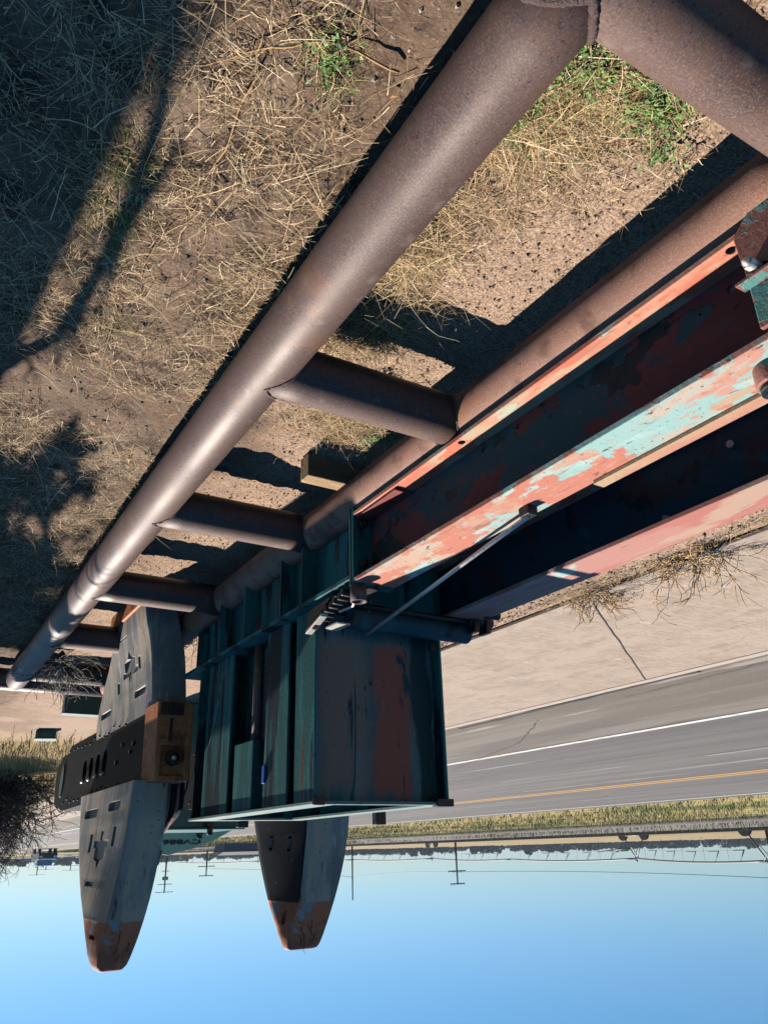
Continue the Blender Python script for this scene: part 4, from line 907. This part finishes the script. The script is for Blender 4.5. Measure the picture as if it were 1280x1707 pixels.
# green tufts at the places the photo shows them
tufts = [(.17, 1.36, .10, 260), (.20, 1.52, .07, 140), (.46, .89, .07, 110), (.50, .95, .05, 60), (.93, .66, .10, 650), (1.0, .78, .10, 420), (1.13, .64, .08, 520), (.86, .86, .08, 180), (.88, 1.2, .07, 120), (1.22, 2.10, .10, 260), (1.36, 2.18, .07, 200), (1.02, 2.0, .06, 100), (.30, 1.95, .06, 70), (.95, 1.32, .06, 100), (.93, 1.62, .06, 90)]
P_, S_ = [], []
for a, b, rd, cnt in tufts: P_.append(nr.normal(a, rd*.55, cnt)); S_.append(nr.normal(b, rd*.55, cnt))
p, s = np.concatenate(P_), np.concatenate(S_); n = len(p)
V, F = blades_mesh(p, s, gz(p, s), nr.uniform(.02, .075, n), nr.uniform(.0014, .003, n), nr.uniform(.3, 1.2, n), nr.normal(0, .25, n))
np_mesh('green_grass', V, F, STRAWG, kind='stuff', label='short green grass tufts sprouting through the straw', cat='grass')
P_, S_ = [], []
for a, b, rd, cnt in ((.93, .66, .10, 800), (1.12, .65, .09, 700), (.86, .84, .10, 600), (.46, .89, .05, 60), (1.24, .74, .05, 90), (1.02, 1.64, .03, 50), (1.33, 2.2, .06, 160), (1.17, 1.86, .03, 60)): P_.append(nr.normal(a, rd*.5, cnt)); S_.append(nr.normal(b, rd*.5, cnt))
p, s = np.concatenate(P_), np.concatenate(S_); n = len(p)
V, F = blades_mesh(p, s, gz(p, s)+nr.uniform(.010, .045, n), nr.uniform(.007, .017, n), nr.uniform(.005, .010, n), nr.uniform(-.2, .6, n), nr.normal(0, .3, n), seg=2)
np_mesh('weed_leaves', V, F, LEAF, kind='stuff', label='small bright green weed leaves between the two pipes', cat='weeds')
p = nr.uniform(-.5, 1.3, 26); s = nr.uniform(.5, 3, 26); n = len(p)
V, F = blades_mesh(p, s, gz(p, s)+.012, nr.uniform(.015, .035, n), nr.uniform(.010, .02, n), nr.uniform(-.1, .4, n), nr.normal(0, .4, n), seg=2)
np_mesh('fallen_leaves', V, F, DEADLEAF, kind='stuff', label='scattered red and brown fallen leaves', cat='leaves')
# long curved stalks you can pick out one by one
def stalk(pts, rr, label):
    q = []
    for k in range(len(pts)-1):
        a, b = pts[k], pts[k+1]
        for i in range(6): t = i/6; q.append((a[0]+(b[0]-a[0])*t, a[1]+(b[1]-a[1])*t))
    q.append(pts[-1])
    def smooth(v):
        return [v[0]]+[tuple((np.array(v[i-1])+2*np.array(v[i])+np.array(v[i+1]))/4) for i in range(1, len(v)-1)]+[v[-1]]
    for _ in range(4): q = smooth(q)
    w_ = [P(a, b, float(gz(a, b))+.016+.006*math.sin(i*.7)) for i, (a, b) in enumerate(q)]
    mk('dry_stalk', MB().tube(w_, rr, 6, rr*.5), TANTWIG, label=label, cat='stalk', group='dry stalks lying on the ground', base=w_[0])
stalk([(.60, .86), (.46, .86), (.36, .93), (.27, 1.04), (.12, 1.10), (.02, 1.16)], .0026, 'long pale stalk curving across the straw at the edge of the big shadow')
stalk([(.36, .98), (.355, 1.08), (.37, 1.20), (.36, 1.32), (.35, 1.40)], .0024, 'bent stalk standing out on the bare earth beside the dark crack')
stalk([(.37, 1.42), (.33, 1.50), (.31, 1.62), (.33, 1.74)], .0020, 'curved stalk ending in a hook on the bare earth')
stalk([(.30, 1.66), (.36, 1.72), (.43, 1.66), (.46, 1.56)], .0016, 'thin looping stalk near the middle of the bare earth')
# pebbles
def pebbles(n, p0, p1, s0, s1, rmin, rmax, name, label, df):
    p, s = scatter(n, p0, p1, s0, s1, df); n = len(p)
    base = np.array([(1, 0, 0), (-1, 0, 0), (0, 1, 0), (0, -1, 0), (0, 0, 1), (0, 0, -1)], float)
    f = np.array([(0, 2, 4), (2, 1, 4), (1, 3, 4), (3, 0, 4), (2, 0, 5), (1, 2, 5), (3, 1, 5), (0, 3, 5)])
    rr = rmin+(rmax-rmin)*nr.random(n)**3
    V_ = base[None]*rr[:, None, None]*nr.uniform(.55, 1.3, (n, 6, 1))*np.array([1, 1, .7]); a = nr.uniform(0, 6.28, n)
    X = V_[:, :, 0]*np.cos(a)[:, None]-V_[:, :, 1]*np.sin(a)[:, None]; Y = V_[:, :, 0]*np.sin(a)[:, None]+V_[:, :, 1]*np.cos(a)[:, None]
    V_ = np.stack([X-p[:, None], Y+s[:, None], V_[:, :, 2]+(gz(p, s)+rr*.2)[:, None]], 2)
    np_mesh(name, V_.reshape(-1, 3), (np.arange(n)*6)[:, None, None].repeat(8, 1).repeat(3, 2).reshape(-1, 3)+np.tile(f, (n, 1)), PEB, kind='stuff', label=label, cat='gravel')
pebbles(16000, .85, 1.9, .3, 5, .0015, .007, 'fine_gravel', 'fine crushed gravel between the two pipes', lambda p, s: .35+.6*sst(p, .95, 1.2))
pebbles(5200, -1.1, .8, .3, 6, .002, .008, 'earth_crumbs', 'earth crumbs and small stones on the bare ground', lambda p, s: 1-.7*dens(p, s))
pebbles(5200, 3.28, 3.74, .5, 12, .003, .013, 'edge_gravel', 'loose gravel and debris along the near edge of the concrete', lambda p, s: np.exp(-((p-3.48)/.13)**2))
pebbles(420, 6.25, 8.8, 2, 18, .006, .02, 'road_stones', 'loose stones scattered on the road shoulder', lambda p, s: np.exp(-(p-6.2)/1.1))
# straw along the concrete edge
p, s = scatter(3800, 3.22, 3.70, .8, 9, lambda p, s: np.exp(-((p-3.46)/.12)**2)*sst(fbm(p*2, s*1.3), .38, .6)); n = len(p)
V, F = blades_mesh(p, s, gz(p, s)+nr.uniform(.004, .03, n), nr.uniform(.03, .16, n), nr.uniform(.0015, .003, n), nr.normal(.2, .25, n), nr.normal(0, .3, n))
np_mesh('edge_straw', V, F, STRAW, kind='stuff', label='dry straw caught along the near edge of the concrete', cat='dry grass')

def branchy(mb, start, d, length, rr, depth, spread, nb=3, droop=0.0, curl=.25, rg=rnd, minr=.0012, n=4):
    pts = [Vector(start)]; dv = Vector(d).normalized(); sg_ = 5
    for k in range(sg_):
        dv = (dv+Vector((rg.gauss(0, curl), rg.gauss(0, curl), rg.gauss(0, curl)-droop))).normalized()
        pts.append(pts[-1]+dv*length/sg_)
    mb.tube(pts, rr, n, max(rr*.55, minr))
    if depth > 0:
        for k in range(nb):
            i = rg.randint(1, sg_); nd = (dv+Vector((rg.gauss(0, spread), rg.gauss(0, spread), rg.gauss(0, spread)))).normalized()
            branchy(mb, pts[i], nd, length*rg.uniform(.5, .8), max(rr*.6, minr), depth-1, spread, nb, droop, curl, rg, minr, n)
# dead weeds on the edge of the concrete
def weed(p, s, sz, label, seed, nst=20, m=TANTWIG, z=0.0, dd=(1, 0)):
    rg = random.Random(seed); mb = MB()
    for k in range(nst):
        th = rg.uniform(0, 6.28); el = rg.uniform(.05, .7)
        branchy(mb, P(p+rg.gauss(0, sz*.16), s+rg.gauss(0, sz*.3), z+.01), (-math.cos(th)-.5, math.sin(th), el), sz*rg.uniform(.5, 1.0), .0040, 2, .75, 4, .02, .22, rg, .0016)
    t = thing('dead_plant', label, 'dead weed', P(p, s, z)); mk('stems', mb, m, t, recalc=False)
    return t
weed(3.56, 2.50, .27, 'bushier dead tan weed on the concrete edge beside the far beam', 3, 24)
weed(3.58, 3.28, .22, 'sparser dead weed where the concrete joint begins', 5, 15)
tmb = MB(); rg = random.Random(12)
for k in range(22):
    th = rg.uniform(0, 6.28); branchy(tmb, P(.93, 6.05, .05), (math.cos(th)*.7, math.sin(th)*.7, 1.1), .26, .004, 2, .6, 3, 0, .2, rg, .0015)
t_ = thing('dead_plant', 'small pale dead shrub against the far end of the first pipe', 'dead weed', P(.93, 6.05, .05)); mk('stems', tmb, mat('pale_dead_twigs', (.40, .36, .30), rough=.85), t_, recalc=False)
weed(1.62, 4.75, .30, 'dead twigs caught between the sculpture and the tower stand', 8, 10, mat('bleached_twigs', (.45, .41, .36), rough=.85), .1)
# dense bare bush on the right
bm_ = MB(); rg = random.Random(4)
for k in range(60):
    th = rg.uniform(0, 6.28)
    branchy(bm_, P(1.5+rg.gauss(0, .3), 16.0+rg.gauss(0, .5), 0), (math.cos(th)*.6+.1, math.sin(th)*.6, rg.uniform(.4, 1.0)), rg.uniform(.7, 1.0), .022, 3, .5, 4, .01, .18, rg, .004, 3)
for k in range(1300):                                # fine twigs filling the body of the bush
    th, u = rg.uniform(0, 6.28), rg.random(); rr = .95*math.sqrt(rg.random())*math.sqrt(max(.05, 1-(u*1.0-.15)**2))
    q_ = P(1.5+rr*math.cos(th), 16.0+rr*math.sin(th)*1.3, .05+1.5*u)
    branchy(bm_, q_, (rg.gauss(0, 1), rg.gauss(0, 1), rg.gauss(.5, .6)), rg.uniform(.18, .38), .0065, 1, .6, 3, 0, .22, rg, .003, 3)
bt = thing('bare_bush', 'dense dark leafless bush at the edge of the tan grass near the road', 'bush', P(1.5, 16.0, 0)); mk('branches', bm_, TWIG, bt, recalc=False)
# bunch grass around it
p, s = scatter(22000, -2.0, 3.5, 9.8, 30, lambda p, s: (.25+.75*sst(fbm(p*.9, s*.9), .36, .55))*sst(s, 9.8, 12.5)); n = len(p)
V, F = blades_mesh(p, s, gz(p, s), nr.uniform(.10, .34, n), nr.uniform(.004, .009, n), nr.uniform(.7, 1.5, n), nr.normal(0, .18, n))
np_mesh('bunch_grass', V, F, TANGR, kind='stuff', label='tan bunch grass beyond the pink gravel', cat='grass')
# verge beyond the road
p, s = scatter(60000, 26.4, 52, 5, 190, lambda p, s: .3+.7*sst(fbm(p*.35, s*.12), .3, .6)); n = len(p)
V, F = blades_mesh(p, s, np.zeros(n), nr.uniform(.07, .26, n), nr.uniform(.02, .045, n), nr.uniform(.8, 1.5, n), nr.normal(0, .15, n), seg=2)
np_mesh('verge', V, F, VGRASS, kind='stuff', label='rough green and yellow grass verge beyond the road', cat='grass')
p, s = scatter(12000, 48, 66, 5, 260, lambda p, s: sst(fbm(p*.35, s*.15), .45, .62)); n = len(p)
V, F = blades_mesh(p, s, np.full(n, .3), nr.uniform(.2, .5, n), nr.uniform(.03, .06, n), nr.uniform(.7, 1.5, n), nr.normal(0, .2, n), seg=2)
np_mesh('ballast_weeds', V, F, VGRASS, kind='stuff', label='sparse dark weeds growing in the ballast', cat='weeds')

# out-of-view tree; trunk, limbs and leaves shaped to cast the shade on the straw
def at_shadow(ps, ss, zz, g=.05):     # the point zz above the ground whose shadow falls on (ps, ss)
    k = (zz-g); return P(ps-.17*k, ss+1.175*k, zz)
tr = thing('tree', 'unseen shade tree with a thick trunk just right of the pipe frame', 'tree', P(-.42, 5.2, 0))
trunk = MB()
rings = []
for k in range(14):
    zz = k*.48; c = Vector(P(-.42-.056*zz-.012*math.sin(zz*1.3), 5.2+.02*zz, zz)); rr = .24-.012*zz+(0.16 if k == 0 else .05 if k == 1 else 0)
    rings.append([c+Vector((rr*math.cos(a)*(1+.06*math.sin(3*a+k)), rr*math.sin(a), 0)) for a in np.linspace(0, 2*math.pi, 19)[:-1]])
trunk.loft(rings, True)
mk('trunk', trunk, BARK, tr)
lm = MB(); rg = random.Random(21)
lm.tube([at_shadow(*a) for a in ((.188, 2.08, 1.58), (.205, 1.9, 1.68), (.222, 1.72, 1.78), (.232, 1.5, 1.92), (.228, 1.28, 2.05), (.216, 1.14, 2.15), (.19, .95, 2.3), (.13, .6, 2.6))], .024, 8, .014)
lm.tube([at_shadow(*a) for a in ((.215, 1.58, 1.9), (.25, 1.44, 1.98), (.275, 1.30, 2.1), (.288, 1.2, 2.15))], .030, 8, .004)
lm.tube([P(-.44, 5.2, .9), P(-.2, 4.6, 1.2), at_shadow(.04, 2.4, 1.42), at_shadow(.188, 2.08, 1.58)], .045, 8, .026)
for a_ in ((.12, 1.30, 2.0), (.13, 1.2, 2.1), (.15, 1.12, 2.2), (.10, 1.75, 1.7), (.12, 2.1, 1.55), (.08, 2.3, 1.5), (.2, 2.0, 1.6), (.24, 1.5, 1.9), (.17, 1.0, 2.3)):
    for q_ in range(3): branchy(lm, at_shadow(*a_), (-rg.gauss(.4, .5), rg.gauss(0, .6), rg.gauss(.2, .5)), .11, .007, 2, .6, 3, 0, .2, rg, .002, 5)
lm.tube([at_shadow(*a) for a in ((.235, 1.62, 1.9), (.258, 1.74, 1.85), (.25, 1.86, 1.8))], .018, 6, .004)
lm.tube([at_shadow(*a) for a in ((.19, 1.9, 1.7), (.225, 1.98, 1.66), (.21, 2.15, 1.6))], .012, 6, .004)
mk('limbs', lm, BARK, tr)
cr_ = MB()
for k in range(70):
    ps_, ss_, zz = min(.58, max(.0, rg.gauss(.36, .18))), rg.uniform(3.2, 5.9), rg.uniform(1.6, 2.8)
    branchy(cr_, at_shadow(ps_, ss_, zz), (rg.gauss(0, 1)+.5, rg.gauss(0, 1), rg.gauss(-.1, .4)), .26, .014, 2, .7, 3, 0, .25, rg, .004, 4)
for k in range(14):
    b_ = at_shadow(min(.55, rg.gauss(.35, .15)), rg.uniform(3.2, 5.6), rg.uniform(1.8, 2.7)); cr_.tube([P(-.53, 5.2, rg.uniform(1.4, 2.4)), (Vector(P(-.53, 5.2, 2.3))+Vector(b_))/2+Vector((rg.gauss(0, .1), rg.gauss(0, .1), .25)), b_], .035, 6, .012)
mk('crown', cr_, BARK, tr, recalc=False)
lf = MB()
for k in range(11000):  # leaves added only where their shadow should land on pipe and ground
    ps_, ss_ = rg.gauss(.42, .23), rg.uniform(2.5, 6.05)
    if ps_ > .84 or ps_ < .05 or (ps_ > .5 and (4.52 < ss_ < 4.66 or ss_ < 4.1)) or (ss_ < 3.9 and (ps_ > .40+.11*math.sin(ss_*6.3+1)+.07*math.sin(ss_*17)+rg.gauss(0, .035) or ss_ < 2.7+.35*math.sin(ps_*11)+rg.gauss(0, .1) or rg.random() < .35 + .5*math.sin(ss_*9+ps_*7)**2)): continue
    c = Vector(at_shadow(ps_, ss_, rg.uniform(2.0, 2.8)))
    a_ = Vector((rg.gauss(0, 1), rg.gauss(0, 1), rg.gauss(0, 1))).normalized(); b_ = a_.orthogonal().normalized(); z_ = rg.uniform(.04, .085)
    lf.add([c+a_*z_, c+b_*z_*.6, c-a_*z_, c-b_*z_*.6], [(0, 1, 2, 3)])
mk('shade_foliage', lf, DEADLEAF, tr, recalc=False)

# thin dry-country haze: one even slab of air over the whole scene
hb = MB().box((-4300, -4300, -1.5), (4300, 4300, 13.5))
hv = bpy.data.materials.new('haze'); hv.use_nodes = True
hn = hv.node_tree; hn.nodes.remove(hn.nodes['Principled BSDF'])
pv_ = hn.nodes.new('ShaderNodeVolumePrincipled'); pv_.inputs['Density'].default_value = 0.00016; pv_.inputs['Color'].default_value = (0.80, 0.90, 1.0, 1)
hn.links.new(pv_.outputs[0], hn.nodes['Material Output'].inputs['Volume'])
mk('haze', hb, hv, kind='stuff', label='thin pale haze over the far field', cat='haze')

for o in bpy.data.objects:
    if '_base' in o: del o['_base']
